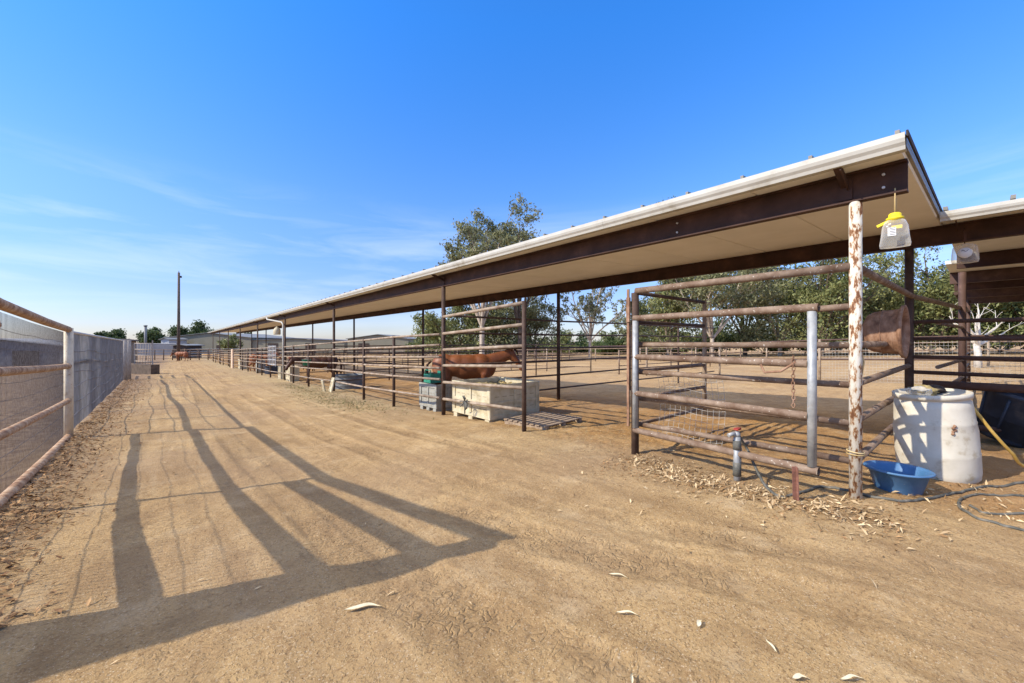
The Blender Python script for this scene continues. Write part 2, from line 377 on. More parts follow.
tm = N(t, 'ShaderNodeMath', operation='MULTIPLY'); link(t, bm.outputs[0], tm.inputs[0]); link(t, an.outputs['Fac'], tm.inputs[1])
h2 = N(t, 'ShaderNodeMath', operation='MULTIPLY_ADD'); h2.inputs[1].default_value = -.6; link(t, tm.outputs[0], h2.inputs[0]); link(t, hh.outputs[0], h2.inputs[2])
bump(t, h2.outputs[0], .7, .032, b)
me.materials.append(gm)
go = bpy.data.objects.new('ground', me); col.objects.link(go); tag(go, kind='structure')
def gd(x, y): 
    return g(x, y)+float(disp(np.array([float(x)]), np.array([float(y)]))[0])*float(np.clip(1.2-(math.hypot(x,y)-25)/60, 0, 1))

# ------------------------------------------------------------------ barn shelters
FP = [.82, 8.55, 17.4, 27.1, 37.6, 49, 61, 74, 88]      # bay lines down the row
def ibeam(mb, a, b_, depth, w=.10, web=.014, fl=.018):
    a = Vector(a); b_ = Vector(b_)                       # a,b = bottom centre line
    mb.beam(a+Vector((0,0,fl/2)), b_+Vector((0,0,fl/2)), w, fl)
    mb.beam(a+Vector((0,0,depth-fl/2)), b_+Vector((0,0,depth-fl/2)), w, fl)
    mb.beam(a+Vector((0,0,depth/2)), b_+Vector((0,0,depth/2)), web, depth-2*fl-.002)
Y0, Y1 = .46, 95.0
t1 = thing('open_barn_shelter', 'long open barn roof with cream gutter running down the lane over the pens', 'barn', (5, .82, 0))
mb = MB(); ibeam(mb, (5.0,Y0,2.837), (5.0,Y1,2.837), .285); fb = mb.build('front_beam', M['beam'], t1)
mb = MB()
for y in (2.6, .62):
    for dz in (.08,.2):
        mb = MB(); mb.lathe([(0,0),(.013,0),(.013,-.014),(0,-.014)], (0,0,0), 8, Matrix.Translation((4.993,y,2.837+dz)) @ Matrix.Rotation(R(90),4,'Y')); mb.build('bolt', M['bolt'], fb)
mb = MB(); ibeam(mb, (9.06,Y0,2.997), (9.06,Y1,2.997), .285); mb.build('back_beam', M['beam'], t1)
# soffit + roof deck: sloping slab made of pans with a lap seam every 0.6 m
mb = MB(); mt_ = MB()
xa, xb = 4.70, 9.26
def rz(x): return 3.128+(x-5.0)*.16/4.06
y = Y0; k = 0
while y < Y1-.01:
    y2 = min(y+1.2, Y1); dz = .0025 if k % 2 else 0
    mb.add([(xa,y+.016,rz(xa)+dz),(xb,y+.016,rz(xb)+dz),(xb,y2-.016,rz(xb)+dz),(xa,y2-.016,rz(xa)+dz),
            (xa,y+.004,rz(xa)+.02),(xb,y+.004,rz(xb)+.02),(xb,y2-.004,rz(xb)+.02),(xa,y2-.004,rz(xa)+.02)],
           [(0,1,2,3),(7,6,5,4),(0,4,5,1),(1,5,6,2),(2,6,7,3),(3,7,4,0)])
    y = y2; k += 1
mb.build('soffit', M['soffit'], t1)
mt_.add([(xa-.02,Y0-.02,rz(xa)+.022),(xb+.02,Y0-.02,rz(xb)+.022),(xb+.02,Y1+.02,rz(xb)+.022),(xa-.02,Y1+.02,rz(xa)+.022),
         (xa-.02,Y0-.02,rz(xa)+.09),(xb+.02,Y0-.02,rz(xb)+.09),(xb+.02,Y1+.02,rz(xb)+.09),(xa-.02,Y1+.02,rz(xa)+.09)],
        [(3,2,1,0),(4,5,6,7),(0,1,5,4),(1,2,6,5),(2,3,7,6),(3,0,4,7)])
y = Y0+.03
while y < Y1:
    mt_.beam((xa-.08,y,rz(xa)+.13), (xb+.02,y,rz(xb)+.118), .03, .045); y += .6
rf = mt_.build('roof_sheet', M['rooftop'], t1)
mb = MB(); mb.beam((xa-.06,Y0-.028,rz(xa)+.115), (xb+.03,Y0-.028,rz(xb)+.115), .014, .05); mb.build('edge_trim', M['dark'], t1)
# gutter : K profile swept along y
def gutter(mb, x, z, ya, yb):
    prof = [(0,.13),(0,0),(-.075,0),(-.085,.03),(-.105,.055),(-.115,.085),(-.115,.13),(-.10,.135),(-.10,.122),(-.108,.12),(-.108,.088),(-.098,.06),(-.078,.036),(-.07,.007),(-.007,.007),(-.007,.13)]
    n = len(prof); vs = [(x+p, ya, z+q_) for p, q_ in prof]+[(x+p, yb, z+q_) for p, q_ in prof]
    fs = [(i, (i+1)%n, n+(i+1)%n, n+i) for i in range(n)]
    mb.add(vs, fs)
    for yy in (ya+.002, yb-.002):       # end caps
        mb.add([(x+p, yy, z+q_) for p, q_ in ((0,.13),(0,.001),(-.074,.001),(-.084,.03),(-.104,.055),(-.114,.085),(-.114,.13))], [tuple(range(7)), tuple(range(7))[::-1]])
mb = MB(); y = Y0-.02
while y < Y1: gutter(mb, 4.70, 3.075+.02, y, min(y+3.05, Y1+.02)-.002); y += 3.05
mb.build('gutter', M['gutter'], t1)
for y in [.82+.1]+[f for f in FP[1:]]:
    mb = MB(); mb.beam((4.66,y-.05,3.095), (4.985,y-.05,2.99), .012, .06); mb.beam((4.66,y-.02,3.10), (4.985,y-.02,2.995), .05, .012)
    mb.box((4.983,y-.03,2.97), (.014,.10,.2)); mb.build('bracket', M['beam'], t1)
for i, y in enumerate(FP):
    zb = gd(5.0, y)-.1
    mb = MB(); mb.tube([(5.0,y,zb),(5.0,y,2.836)], .051 if i == 0 else .05, 16)
    o = mb.build('post', M['flake'] if i == 0 else M['pipe_dark'], t1)
    if i == 0: o['label'] = 'flaking white painted post at the near corner'
    zb = gd(9.06, y)-.1
    mb = MB(); mb.tube([(9.06,y,zb),(9.06,y,2.996)], .055, 14); mb.build('post', M['pipe_dark'], t1)
mb = MB(); ys_ = 27.1
mb.tube([(4.63,ys_+3.9,3.10),(4.64,ys_+3.7,2.97),(4.86,ys_+.15,2.66),(4.88,ys_-.12,2.5),(4.88,ys_-.12,-.75)], .05, 10)
mb.build('downspout', M['gutter'], t1)

# neighbouring shelters to the right of the back beam
def neighbour(name, label, xf, xb_, zf, ya, yb, gut, posts, mm='beam', post_m='oxide'):
    tt = thing(name, label, 'barn', (xf, .82, 0))
    x1 = xf-(.69 if gut else 3.62)
    r0 = lambda x: (zf+.30+(x-xf)*.02) if gut else 3.24-(x-13.2)*.012
    if xf > 9.5:
        mb = MB(); ibeam(mb, (xf,ya,zf), (xf,yb,zf), .285); mb.build('front_beam', M[mm], tt)
    mb = MB(); bz = zf+.08 if gut else 2.80
    ibeam(mb, (xb_,ya,bz), (xb_,yb,bz), .31); mb.build('back_beam', M[mm if gut else 'oxide'], tt)
    mb = MB(); mb.add([(x1,ya,r0(x1)),(xb_+.2,ya,r0(xb_)),(xb_+.2,yb,r0(xb_)),(x1,yb,r0(x1)),(x1,ya,r0(x1)+.07),(xb_+.2,ya,r0(xb_)+.07),(xb_+.2,yb,r0(xb_)+.07),(x1,yb,r0(x1)+.07)],
                      [(0,1,2,3),(7,6,5,4),(0,4,5,1),(1,5,6,2),(2,6,7,3),(3,7,4,0)])
    mb.build('roof', M['soffit'], tt)
    if gut:
        mb = MB(); gutter(mb, x1, zf+.20, ya, yb); mb.build('gutter', M['gutter'], tt)
        mb = MB(); y_ = yb-.05
        while y_ > ya: mb.beam((x1-.04,y_,r0(x1)+.10), (xb_,y_,r0(xb_)+.10), .045, .05); y_ -= .6
        mb.build('roof_rib', M['rooftop'], tt)
        for y_ in (.30, -2.5):
            mb = MB(); mb.beam((x1,y_,zf+.29), (xf-.06,y_,zf+.2), .012, .06); mb.build('bracket', M['beam'], tt)
    for (x_, y_) in posts:
        mb = MB(); mb.tube([(x_,y_,gd(x_,y_)-.1),(x_,y_,zf)], .06, 12); mb.build('post', M[post_m], tt)
    return tt
mbx = None
n1 = neighbour('open_barn_shelter', 'second open barn shelter with cream gutter continuing to the right of the first', 9.06, 13.0, 2.997, -14, .44, True, [(13.0,.36),(13.0,-7),(9.06,-7)])
mb = MB(); ibeam(mb, (9.057,-14,2.994), (9.057,.52,2.994), .291, .104); mb.build('front_beam', M['beam'], n1)
for x_ in (14.0, 16.0):
    pass
n2 = neighbour('open_barn_shelter', 'brown steel framed shelter further back behind the second open barn', 16.9, 21.0, 2.93, -14, .62, False, [(16.9,.45),(21.0,.45),(16.9,-7),(21,-7)])
for x_, z_ in ((14.9,2.94),(18.9,2.86)):
    mb = MB(); ibeam(mb, (x_,-14,z_), (x_,.62,z_), .29); mb.build('roof_beam', M['oxide'], n2)
mb = MB(); mb.tube([(13.0,.45,2.55),(21.0,.45,2.55)], .04, 8); mb.build('cross_rail', M['pipe_dark'], n2)

# ------------------------------------------------------------------ pipe fences
def run(name, label, cat, pts, heights, r, mrail, mpost=None, post_h=None, pr=.05, group=None, absz=False, posts=None, n=10, ext=0):
    p0 = pts[0]
    tt = thing(name, label, cat, (p0[0], p0[1], g(*p0)), group)
    Ls = [0]
    for a, b_ in zip(pts[:-1], pts[1:]): Ls.append(Ls[-1]+math.hypot(b_[0]-a[0], b_[1]-a[1]))
    for h in heights:
        mb = MB()
        P = [(x, y, (CAMZ+h) if absz else g(x, y)+h) for x, y in pts]
        jit = [Vector((random.uniform(-.008,.008), random.uniform(-.008,.008), random.uniform(-.012,.012))) for _ in P]
        mb.tube([Vector(p)+j for p, j in zip(P, jit)], r, n)
        mb.build('rail', mrail, tt)
    if mpost:
        for (x, y) in (posts if posts is not None else pts):
            mb = MB(); mb.tube([(x,y,gd(x,y)-.15),(x,y,g(x,y)+post_h)], pr, max(8, n)); mb.build('post', mpost, tt)
    return tt
PR, PD, PP = M['pipe'], M['pipe_dark'], M['pipe_pale']
# header over the near pen and the fixed panel behind the gate
t_ = run('rail_fence', 'rusty pipe panel with a high header behind the swung gate beside the white flaking post', 'fence',
    [(5.0,.86),(5.0,3.21)], [.72], .043, PR, PD, 2.27, .052, absz=True, posts=[(5.0,3.23)])
for h in (.34,-.035,-.42,-.79,-1.155):
    mb = MB(); mb.tube([(5.0,.86 if h<.3 else .86,CAMZ+h),(5.0,3.2 if h != .34 else 1.12,CAMZ+h+ (-.01))], .033, 10); mb.build('rail', PR, t_)
mb = MB(); mb.box((4.935,3.30,1.27), (.02,.035,1.95)); mb.box((4.925,3.29,1.95),(.035,.05,.35)); mb.build('latch_strip', M['kettle'], t_)
# gate : hinge at (4.99,3.19), swung out toward the lane
hx, hy = 4.90, 3.18; ang = R(6.2)
gdx, gdy = -math.sin(ang)*1.0, -math.cos(ang)
def gp(s_, h): return (hx+gdx*s_, hy+gdy*s_, CAMZ+h)
gt = thing('pipe_gate', 'swung open pipe gate of four thick rusty rails with galvanised uprights', 'gate', (hx, hy, 0))
for h in (.325,-.215,-.72,-1.235):
    mb = MB()
    e0 = .0; e1 = 2.16 if h in (.325,-1.235) else 2.075
    P = [gp(e0,h), gp(e1,h)]
    mb.tube(P, .039, 16, cap=False)
    mb.tube([gp(e0+.001,h), gp(e1-.001,h)], .033, 16, cap=False)
    d = Vector(P[1])-Vector(P[0]); d.normalize()
    mb.tube([gp(e1-.03,h), gp(e1-.028,h)], .0335, 16)
    mb.build('rail', PR, gt)
mb = MB(); mb.tube([gp(2.105,-1.2),gp(2.105,.29)], .039, 16); mb.build('upright', M['galv'], gt)
mb = MB(); mb.tube([gp(.02,-1.2),gp(.02,.29)], .04, 16); mb.build('upright', M['galv'], gt)
# chain
mb = MB()
def ring(mb, c, rad, r_, M3, sx=1, n=12):
    pts = [Vector(c)+M3@Vector((math.cos(2*math.pi*i/n)*rad*sx, math.sin(2*math.pi*i/n)*rad, 0)) for i in range(n+1)]
    mb.tube(pts, r_, 6, cap=False)
for k in range(14):
    c = Vector(gp(1.96,-.16-k*.036))+Vector((-.045+.01*math.sin(k*.7),0,0))
    ring(mb, c, .022, .0045, Matrix.Rotation(R(90),3,'X') @ Matrix.Rotation(R(90*(k%2)),3,'Y') , .6)
mb.build('chain', M['kettle'], gt)
mb = MB(); mb.tube([Vector(gp(1.98,-.20))+Vector((-.03,0,0)),Vector(gp(1.85,-.24))+Vector((-.05,0,-.06)),Vector(gp(1.7,-.27))+Vector((-.05,0,-.05)),Vector(gp(1.66,-.24))+Vector((-.04,0,0))], .012, 8); mb.build('chain_loop', M['kettle'], gt)

# inward leaf hinged on the same post
gi = thing('pipe_gate', 'brown inner pipe gate leaf standing open into the near pen behind the post', 'gate', (5.06,3.25,0))
for h in (.70,.28,-.03,-.42,-.81,-1.19):
    mb = MB(); mb.tube([(5.06,3.26,CAMZ+h),(7.2,3.26,CAMZ+h)], .028, 10); mb.build('rail', PD if h > -.1 else PR, gi)
mb = MB(); mb.tube([(7.23,3.26,CAMZ-1.22),(7.23,3.26,CAMZ+.73)], .036, 10); mb.build('upright', M['pipe_pale'], gi)
mb = MB(); mb.tube([(5.075,3.26,CAMZ-1.22),(5.075,3.26,CAMZ+.73)], .02, 10); mb.build('upright', PD, gi)

# cross panel at the end of the barn, white post -> back post
run('rail_fence', 'end panel of the barn, pipe rails running back from the flaking white post', 'fence',
    [(5.05,.82),(9.0,.82)], [-.02,-.4,-.77,-1.13], .036, PR, absz=True)
mb = MB(); mb.tube([(5.05,.82,CAMZ+.72),(9.0,.78,CAMZ+.722),(12.96,.40,CAMZ+.73)], .04, 12)
tag(mb.build('header_pipe', PR), 'long rusty header pipe running back from the flaking white post past the kettle', 'pipe')
# rails to the right of the back post
t_ = run('rail_fence', 'dark pipe rails running right from the barn back post behind the black tub', 'fence',
    [(9.06,.80),(9.06,-7)], [.31,.045,-.24,-.50], .032, M['oxide'], absz=True)
mb = MB(); mb.tube([(8.95,.66,CAMZ-.66),(8.93,-7,CAMZ-.63)], .06, 12); mb.build('rail', M['oxide'], t_)
mb = MB(); mb.tube([(9.06,.8,CAMZ-1.27),(9.06,-7,CAMZ-1.3)], .04, 12); mb.build('rail', M['oxide'], t_)
run('rail_fence', 'low rusty pipe partition running back beside the oxide posts of the second shelter', 'fence',
    [(9.1,.5),(13,.36),(17,.45),(21,.45)], [.3,-.4,-.77,-1.13], .03, PR, absz=True)

# front line: open frame gate by the cream crate
t_ = run('pipe_gate', 'tall six rail pipe frame in front of the cream crate and horse', 'gate',
    [(4.93,5.52),(4.97,8.5)], [.40,.80,1.20,1.60,1.99,2.40], .034, PP, PD, 2.42, .043, posts=[(4.93,5.52)])
# front fence of each bay
for i in range(1, len(FP)-1):
    ya, yb = FP[i]+.06, FP[i+1]-.06
    n = 3; P = []
    for k in range(n+1): P.append((4.80 if 0 < k < n else 4.93, ya+(yb-ya)*k/n))
    if i == 1: P[1] = (4.78,11.0); P[2] = (4.80,13.4)
    lab = ['pipe fence of the second bay, between the grey tub and the galvanised tank',
           'pipe fence bay reaching from the galvanised tank to the downspout',
           'pipe fence bay just beyond the cream downspout', 'pipe fence bay in the middle distance past the leaning slab',
           'sixth pipe fence bay, far along the lane', 'seventh pipe fence bay, near the far end of the barn',
           'last pipe fence bay at the far end of the barn'][i-1]
    P2 = [(4.80, p[1]) for p in P[1:-1]]
    run('pipe_fence', lab, 'fence', P, [.42,.88,1.15,1.42,1.70,1.98], .03, PP, PD, 2.03, .045, 'front fences of the horse pens', posts=P2, n=8)
# partitions running back from the lane
for i in range(1, len(FP)):
    y = FP[i]
    lab = ['tall brown pipe partition right behind the crate and horse', 'pipe partition behind the galvanised tank', 'pipe partition at the downspout post',
           'fourth pipe partition back from the lane', 'fifth pipe partition back from the lane','sixth pipe partition back from the lane',
           'seventh pipe partition back from the lane', 'farthest pipe partition at the barn end'][i-1]
    hs = [.34,.77,1.21,1.6,2.0,2.43] if i == 1 else [.4,.8,1.15,1.5,1.85]
    run('pipe_partition', lab, 'fence', [(5.05,y),(9.0,y+.02),(12.9,y),(16.5,y),(20,y)], hs, .026, PD, PD, hs[-1]+.04, .036, 'partitions between the horse pens', posts=[(12.9,y),(16.5,y)], n=8)
# mid-line fence behind the shelters and back paddock fence
for k, (ya, yb) in enumerate([(17.4,49),(49,90)]):
    P = [(9.12, y) for y in np.linspace(ya+.2, yb, 9)]
    run('pipe_fence', ['rear pen fence behind the middle bays of the barn','rear pen fence behind the far bays of the barn'][k], 'fence', P, [.45,.9,1.3,1.7], .026, PD, PD, 1.75, .035, n=6)
def mesh_wire(x0, y0, x1, y1, z0, z1, dv, dh, r, mm, tt, name='wire_mesh', gfun=True, wav=0):
    mb = MB(); L = math.hypot(x1-x0, y1-y0); n = int(L/dv)
    for i in range(n+1):
        s_ = i/n; x = x0+(x1-x0)*s_; y = y0+(y1-y0)*s_; zz = g(x,y) if gfun else 0
        mb.tube([(x,y,zz+z0),(x,y,zz+z1)], r*.8, 3, cap=False)
    h = z0
    while h <= z1+.001:
        P = []
        for i in range(13):
            s_ = i/12; x = x0+(x1-x0)*s_; y = y0+(y1-y0)*s_; zz = g(x,y) if gfun else 0
            P.append((x,y,zz+h+wav*random.uniform(-1,1)))
        mb.tube(P, r, 3, cap=False); h += dh
    return mb.build(name, mm, tt)
P = [(20, 8.3+3.9*k) for k in range(-4, 3)]
t_ = run('paddock_fence', 'near back paddock fence with wire mesh below a rusty top rail', 'fence', P, [.9,1.68], .03, M['oxide'], M['pipe_pale'], 1.72, .045, n=8)
mesh_wire(20.04, P[0][1], 20.04, P[3][1], .05, 1.6, .1, .11, .004, M['wirel'], t_)
P = [(20, 8.3+3.9*k) for k in range(2, 14)]
run('paddock_fence', 'back paddock fence of brown rails beyond the far pens', 'fence', P, [.4,.8,1.2,1.65], .03, PR, M['pipe_pale'], 1.7, .045, n=6)
P = [(20, 8.3+3.9*k) for k in range(13, 23)]
run('paddock_fence', 'farthest stretch of the back paddock fence behind the barn', 'fence', P, [.4,.8,1.2,1.65], .03, PR, PR, 1.7, .045, n=6)
P = [(38+.02*k, -12+6*k) for k in range(0, 20)]
run('paddock_fence', 'distant paddock fence below the eucalyptus trees', 'fence', P, [.5,1.0,1.5], .045, PR, M['pipe_pale'], 1.55, .06, n=6)
P = [(26+1.5*k, 34) for k in range(0, 9)]
run('paddock_fence', 'far cross fence dividing the back paddocks', 'fence', P, [.5,1.0,1.5], .04, PR, PR, 1.55, .05, n=6)
P = [(20+3*k, 14) for k in range(0, 7)]
run('paddock_fence', 'cross fence in the sunny paddock behind the mesh fence', 'fence', P, [.5,.95,1.4], .03, PR, PR, 1.45, .045, n=6)

# ------------------------------------------------------------------ left fence
def lx(y): return -1.58-.039*(y-11.36)
def lz(y, h): return g(0, y)+h
lf = thing('pipe_mesh_fence', 'tan rusty pipe fence with wire mesh and cream post at the left edge', 'fence', (lx(11.36), 11.36, g(0,11.36)))
for h, m_, r_ in ((2.10,M['fencerust'],.056),(1.40,M['fencerust'],.05),(.74,M['fencerust'],.045),(.05,M['fencerust'],.055)):
    mb = MB(); mb.tube([(lx(y), y, lz(y, h)+((.36 if h > 2 else .12) if (h > .5 and y<6.1) else 0)*max(0,6.1-y)/2.5) for y in (3.6,5.0,6.1,6.5,6.6,9,11.30)], ([r_*1.45,r_*1.35,r_*1.15] if h > .5 else [r_]*3)+[r_]*4, 14); mb.build('rail', m_, lf)
for h in (1.86,):
    mb = MB(); mb.tube([(lx(y), y, lz(y, h)+.2*(6.2-y)/2.6) for y in (3.6,6.2)], .075, 12); mb.build('rail', M['fencerust'], lf)
for y in (3.6,6.2,11.36):
    mb = MB(); mb.tube([(lx(y),y,g(0,y)-.2),(lx(y),y,lz(y,2.38 if y == 3.6 else 2.13))], .03 if y == 6.2 else (.11 if y == 3.6 else .066), 16); mb.build('post', M['fencewhite'], lf)
mesh_wire(lx(3.5)-.06, 3.5, lx(11.3)-.06, 11.3, .06, 2.05, 0.052, .2, .0036, M['wire'], lf, wav=.012)
# return panel of grey sheet out of view by the camera, its shadow falls over the lane
rp = thing('sheet_fence', 'grey corrugated sheet fence returning left from the near corner post', 'fence', (lx(3.45), 3.45, 0))
def corr(mb, p0, p1, z0f, z1f, pitch=.09, amp=.012):
    L = math.hypot(p1[0]-p0[0], p1[1]-p0[1]); n = int(L/pitch*4); ux, uy = (p1[0]-p0[0])/L, (p1[1]-p0[1])/L
    vs = []
    for i in range(n+1):
        s_ = L*i/n; o_ = amp*math.sin(i*math.pi/2+.4); x = p0[0]+ux*s_-uy*o_; y = p0[1]+uy*s_+ux*o_
        vs += [(x,y,z0f(s_/L)),(x,y,z1f(s_/L))]
    mb.add(vs, [(2*i,2*i+2,2*i+3,2*i+1) for i in range(n)])
    o = len(mb.v); 
    mb.add([(x+uy*.004,y-ux*.004,z) for x,y,z in vs], [(2*i+1,2*i+3,2*i+2,2*i) for i in range(n)])
mb = MB(); corr(mb, (lx(3.6)-.07,3.6), (-8,4.75), lambda s_: -.1, lambda s_: 2.17); mb.build('sheet', M['sheet'], rp)
mb = MB(); mb.tube([(lx(3.6)-.05,3.6,2.18),(-8,4.75,2.18)], .07, 10); mb.build('rail', M['fencerust'], rp)

# long welded mesh fence further along: at this grazing angle its upright wires close up to grey
ya, yb = 11.45, 35.0
gf = thing('mesh_fence', 'long grey wire mesh fence along the left of the lane beyond the cream corner post', 'fence', (lx(12), 12, g(0,12)))
ztop = lambda y: 1.5+.20-.14*(y-ya)/(yb-ya)
for sg in range(6):
    s0, s1 = ya+(yb-ya)*sg/6, ya+(yb-ya)*(sg+1)/6
    mb = MB(); n_ = int((s1-s0)/.05)
    for i in range(n_):
        y = s0+(s1-s0)*i/n_; o_ = .008*math.sin(y*1.7)
        mb.tube([(lx(y)-.05+o_,y,g(0,y)+.03),(lx(y)-.05+o_,y,ztop(y))], .0023, 4, cap=False)
    mb.build('wire_mesh', M['meshgrey'], gf)
for h in (.3,.62,.95,1.22,1.72):
    mb = MB(); P_ = []
    for y in np.linspace(ya,yb,40): P_.append((lx(y)-.04, y, g(0,y)+h+.035*math.sin(y*.9+h*7)+random.uniform(-.012,.012)))
    mb.tube(P_, .008, 5, cap=False); mb.build('wire', M['wire'], gf)
mb = MB(); mb.tube([(lx(y)-.09, y, g(0,y)+1.45+.05*math.sin(y*.5)) for y in np.linspace(ya,yb,9)], .045, 8); mb.build('rail', M['meshgrey'], gf)
mb = MB(); mb.tube([(lx(y)-.05, y, ztop(y)) for y in np.linspace(ya,yb,9)], .03, 8); mb.build('rail', M['sheetlight'], gf)
for y in (13.6,16.4,17.3,21.5,26.5,31): 
    mb = MB(); mb.tube([(lx(y)-.12,y,g(0,y)-.1),(lx(y)-.12,y,ztop(y))], .05, 8); mb.build('post', M['fencewhite'] if y != 21.5 else M['pipe'], gf)
# rough end posts
ep = thing('wooden_posts', 'weathered grey double wooden fence post where the sheet fence ends', 'post', (lx(35.6),35.6,g(0,35.6)))
for dx, dy, h in ((0,.0,2.6),(.12,.9,2.6)):
    mb = MB(); mb.tube([(lx(35.6)+dx,35.4+dy,g(0,36)-.2),(lx(35.6)+dx+.03,35.4+dy,g(0,36)+h)], [.15,.12], 9); mb.build('post', M['woodgrey'], ep)
ep = run('pipe_fence', 'short whitish pipe panel between the wooden post and the hay rack', 'fence', [(lx(36.8),36.8),(lx(42),42)], [.4,.9,1.4,1.9,2.5], .05, M['fencewhite'], M['fencewhite'], 2.6, .09, n=8)
# feeder rack at the bend
q0 = at(134.5, 34); q1 = at(152.5, 33)
fr = thing('feed_rack', 'dark wooden trough under a white pipe hay rack far down the lane', 'feeder', (q0[0],q0[1],g(*q0)))
def lp(s_, z, off=0): return (q0[0]+(q1[0]-q0[0])*s_-off*ST*.4, q0[1]+(q1[1]-q0[1])*s_+off, z)
zg = g(*q0)
for s_ in (0,1):
    mb = MB(); mb.beam(lp(s_,zg-.1), lp(s_,zg+ (2.85 if s_ else 2.6)), .08, .08, Vector((0,1,0))); mb.build('post', M['woodgrey'], fr)
mb = MB()
for z in (1.1,1.6,2.1,2.6): mb.tube([lp(0,zg+z),lp(1,zg+z)], .025, 6)
for s_ in (.15,.3,.45,.6,.75,.88): mb.tube([lp(s_,zg+.7),lp(s_+.05,zg+2.6)], .018, 5)
mb.build('rack_bars', M['woodgrey'], fr)
mb = MB()
mb.beam(lp(-.05,zg+.45), lp(1.15,zg+.45), .6, .8); mb.build('trough', M['barkd'], fr)

# ------------------------------------------------------------------ crates, tubs, drum, bowl
def big_crate(name, label, cat, W, D, H, mm, loc, rotz=0, hay=True, group=None):
    """ribbed bulk bin, W along local y (lane side), D along local x; origin at base centre"""
    tt = thing(name, label, cat, (0,0,0), group)
    mb = MB(); th = .035
    z0 = .09
    mb.box((0,0,z0+.02), (D-.06,W-.06,.04))
    for sx in (-1,1): mb.box((sx*(D/2-.045),0,(z0+H)/2), (th,W-.06,H-z0-.03))
    for sy in (-1,1): mb.box((0,sy*(W/2-.045),(z0+H)/2+.001), (D-.10,th,H-z0-.032))
    b_ = mb.build('wall', mm, tt, .006)
    mb = MB()
    for sx in (-1,1):
        mb.box((sx*(D/2-.014),0,H-.05), (.03,W+.02,.10)); mb.box((sx*(D/2-.016),0,z0+.05), (.028,W,.09)); mb.box((sx*(D/2-.018),0,H*.52), (.024,W*.98,.06))
        for k in range(3): mb.box((sx*(D/2-.017),(k-1)*(W/2-.05),(z0+H)/2), (.027,.11 if k != 1 else .07,H-z0-.1))
    for sy in (-1,1):
        mb.box((0,sy*(W/2-.015),H-.05), (D-.02,.03,.098)); mb.box((0,sy*(W/2-.017),z0+.05), (D-.02,.027,.088)); mb.box((0,sy*(W/2-.019),H*.52), (D*.98,.023,.058))
        for k in range(3): mb.box(((k-1)*(D/2-.05),sy*(W/2-.018),(z0+H)/2), (.11 if k != 1 else .07,.026,H-z0-.102))
    mb.build('rib_frame', mm, tt, .005)
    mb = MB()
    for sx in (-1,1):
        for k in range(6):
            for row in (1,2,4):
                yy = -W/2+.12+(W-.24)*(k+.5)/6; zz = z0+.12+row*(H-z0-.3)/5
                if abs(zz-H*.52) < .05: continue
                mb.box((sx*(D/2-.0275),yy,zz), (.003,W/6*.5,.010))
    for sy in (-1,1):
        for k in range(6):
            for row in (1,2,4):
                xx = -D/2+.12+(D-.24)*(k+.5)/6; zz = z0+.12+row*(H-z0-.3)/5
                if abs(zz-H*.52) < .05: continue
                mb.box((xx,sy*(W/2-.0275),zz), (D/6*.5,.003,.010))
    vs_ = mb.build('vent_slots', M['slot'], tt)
    mb = MB()
    for sy in (-1,0,1): mb.box((0,sy*(W/2-.12),z0/2-.02), (D-.02,.16,z0+.035))
    mb.build('skid', mm, tt, .008)
    if hay:
        mb = MB(); n = 14; vs = []
        for i in range(n+1):
            for j in range(n+1):
                vs.append((-D/2+.07+(D-.14)*i/n, -W/2+.07+(W-.14)*j/n, H-.14+random.uniform(-.03,.07)))
        mb.add(vs, [(i*(n+1)+j,(i+1)*(n+1)+j,(i+1)*(n+1)+j+1,i*(n+1)+j+1) for i in range(n) for j in range(n)])
        mb.build('hay', M['hay'], tt)
    tt.location = loc; tt.rotation_euler[2] = rotz
    return tt
gz = gd(5.7,7.5)
big_crate('bulk_crate', 'large cream ribbed plastic crate with hay behind the pipe frame in front of the horse', 'crate', 1.5, 1.45, .84, M['tan_plastic'], (5.80,7.52,g(5.5,7.2)-.03))
# silvery knot of cord tied on the frame
mb = MB()
for k in range(9):
    a = random.uniform(0,6.28); mb.tube([(4.90,7.45,g(0,7.45)+.42),(4.88-.02*random.random(),7.45+.14*math.cos(a),g(0,7.45)+.42+.13*math.sin(a)),(4.87,7.45+.17*math.cos(a+.4),g(0,7.45)+.36+.13*math.sin(a+.3))], .012, 5)
mb.tube([(4.89,7.45,g(0,7.4)+.4),(4.88,7.43,g(0,7.4)+.15)], .014, 5)
tag(mb.build('cord_knot', M['ghose']), 'frayed grey cord knotted on the lowest rail in front of the cream crate', 'cord')
c2 = big_crate('bulk_crate', 'smaller grey plastic crate behind the fence with a green feeder above it', 'crate', .95, .8, .72, M['grey_plastic'], (5.55,9.65,g(5.5,9.7)-.02), hay=False)
mb = MB()
mb.box((0,0,0), (.4,.5,.03)); mb.box((-.2,0,.14), (.02,.5,.3)); mb.box((.2,0,.2), (.02,.5,.42)); mb.box((0,-.24,.16), (.38,.02,.3)); mb.box((0,.24,.16), (.38,.02,.3))
mb.tube([(-.18,-.2,.3),(-.18,-.2,.44),(-.18,.2,.44),(-.18,.2,.3)], .018, 6)
o = mb.build('feeder', M['green'], None, .01); o.scale = (.75,.75,.75); o.location = (5.35,9.75,g(5.5,9.7)+.72); tag(o, 'green plastic hook-over feeder resting on the grey crate', 'feeder')
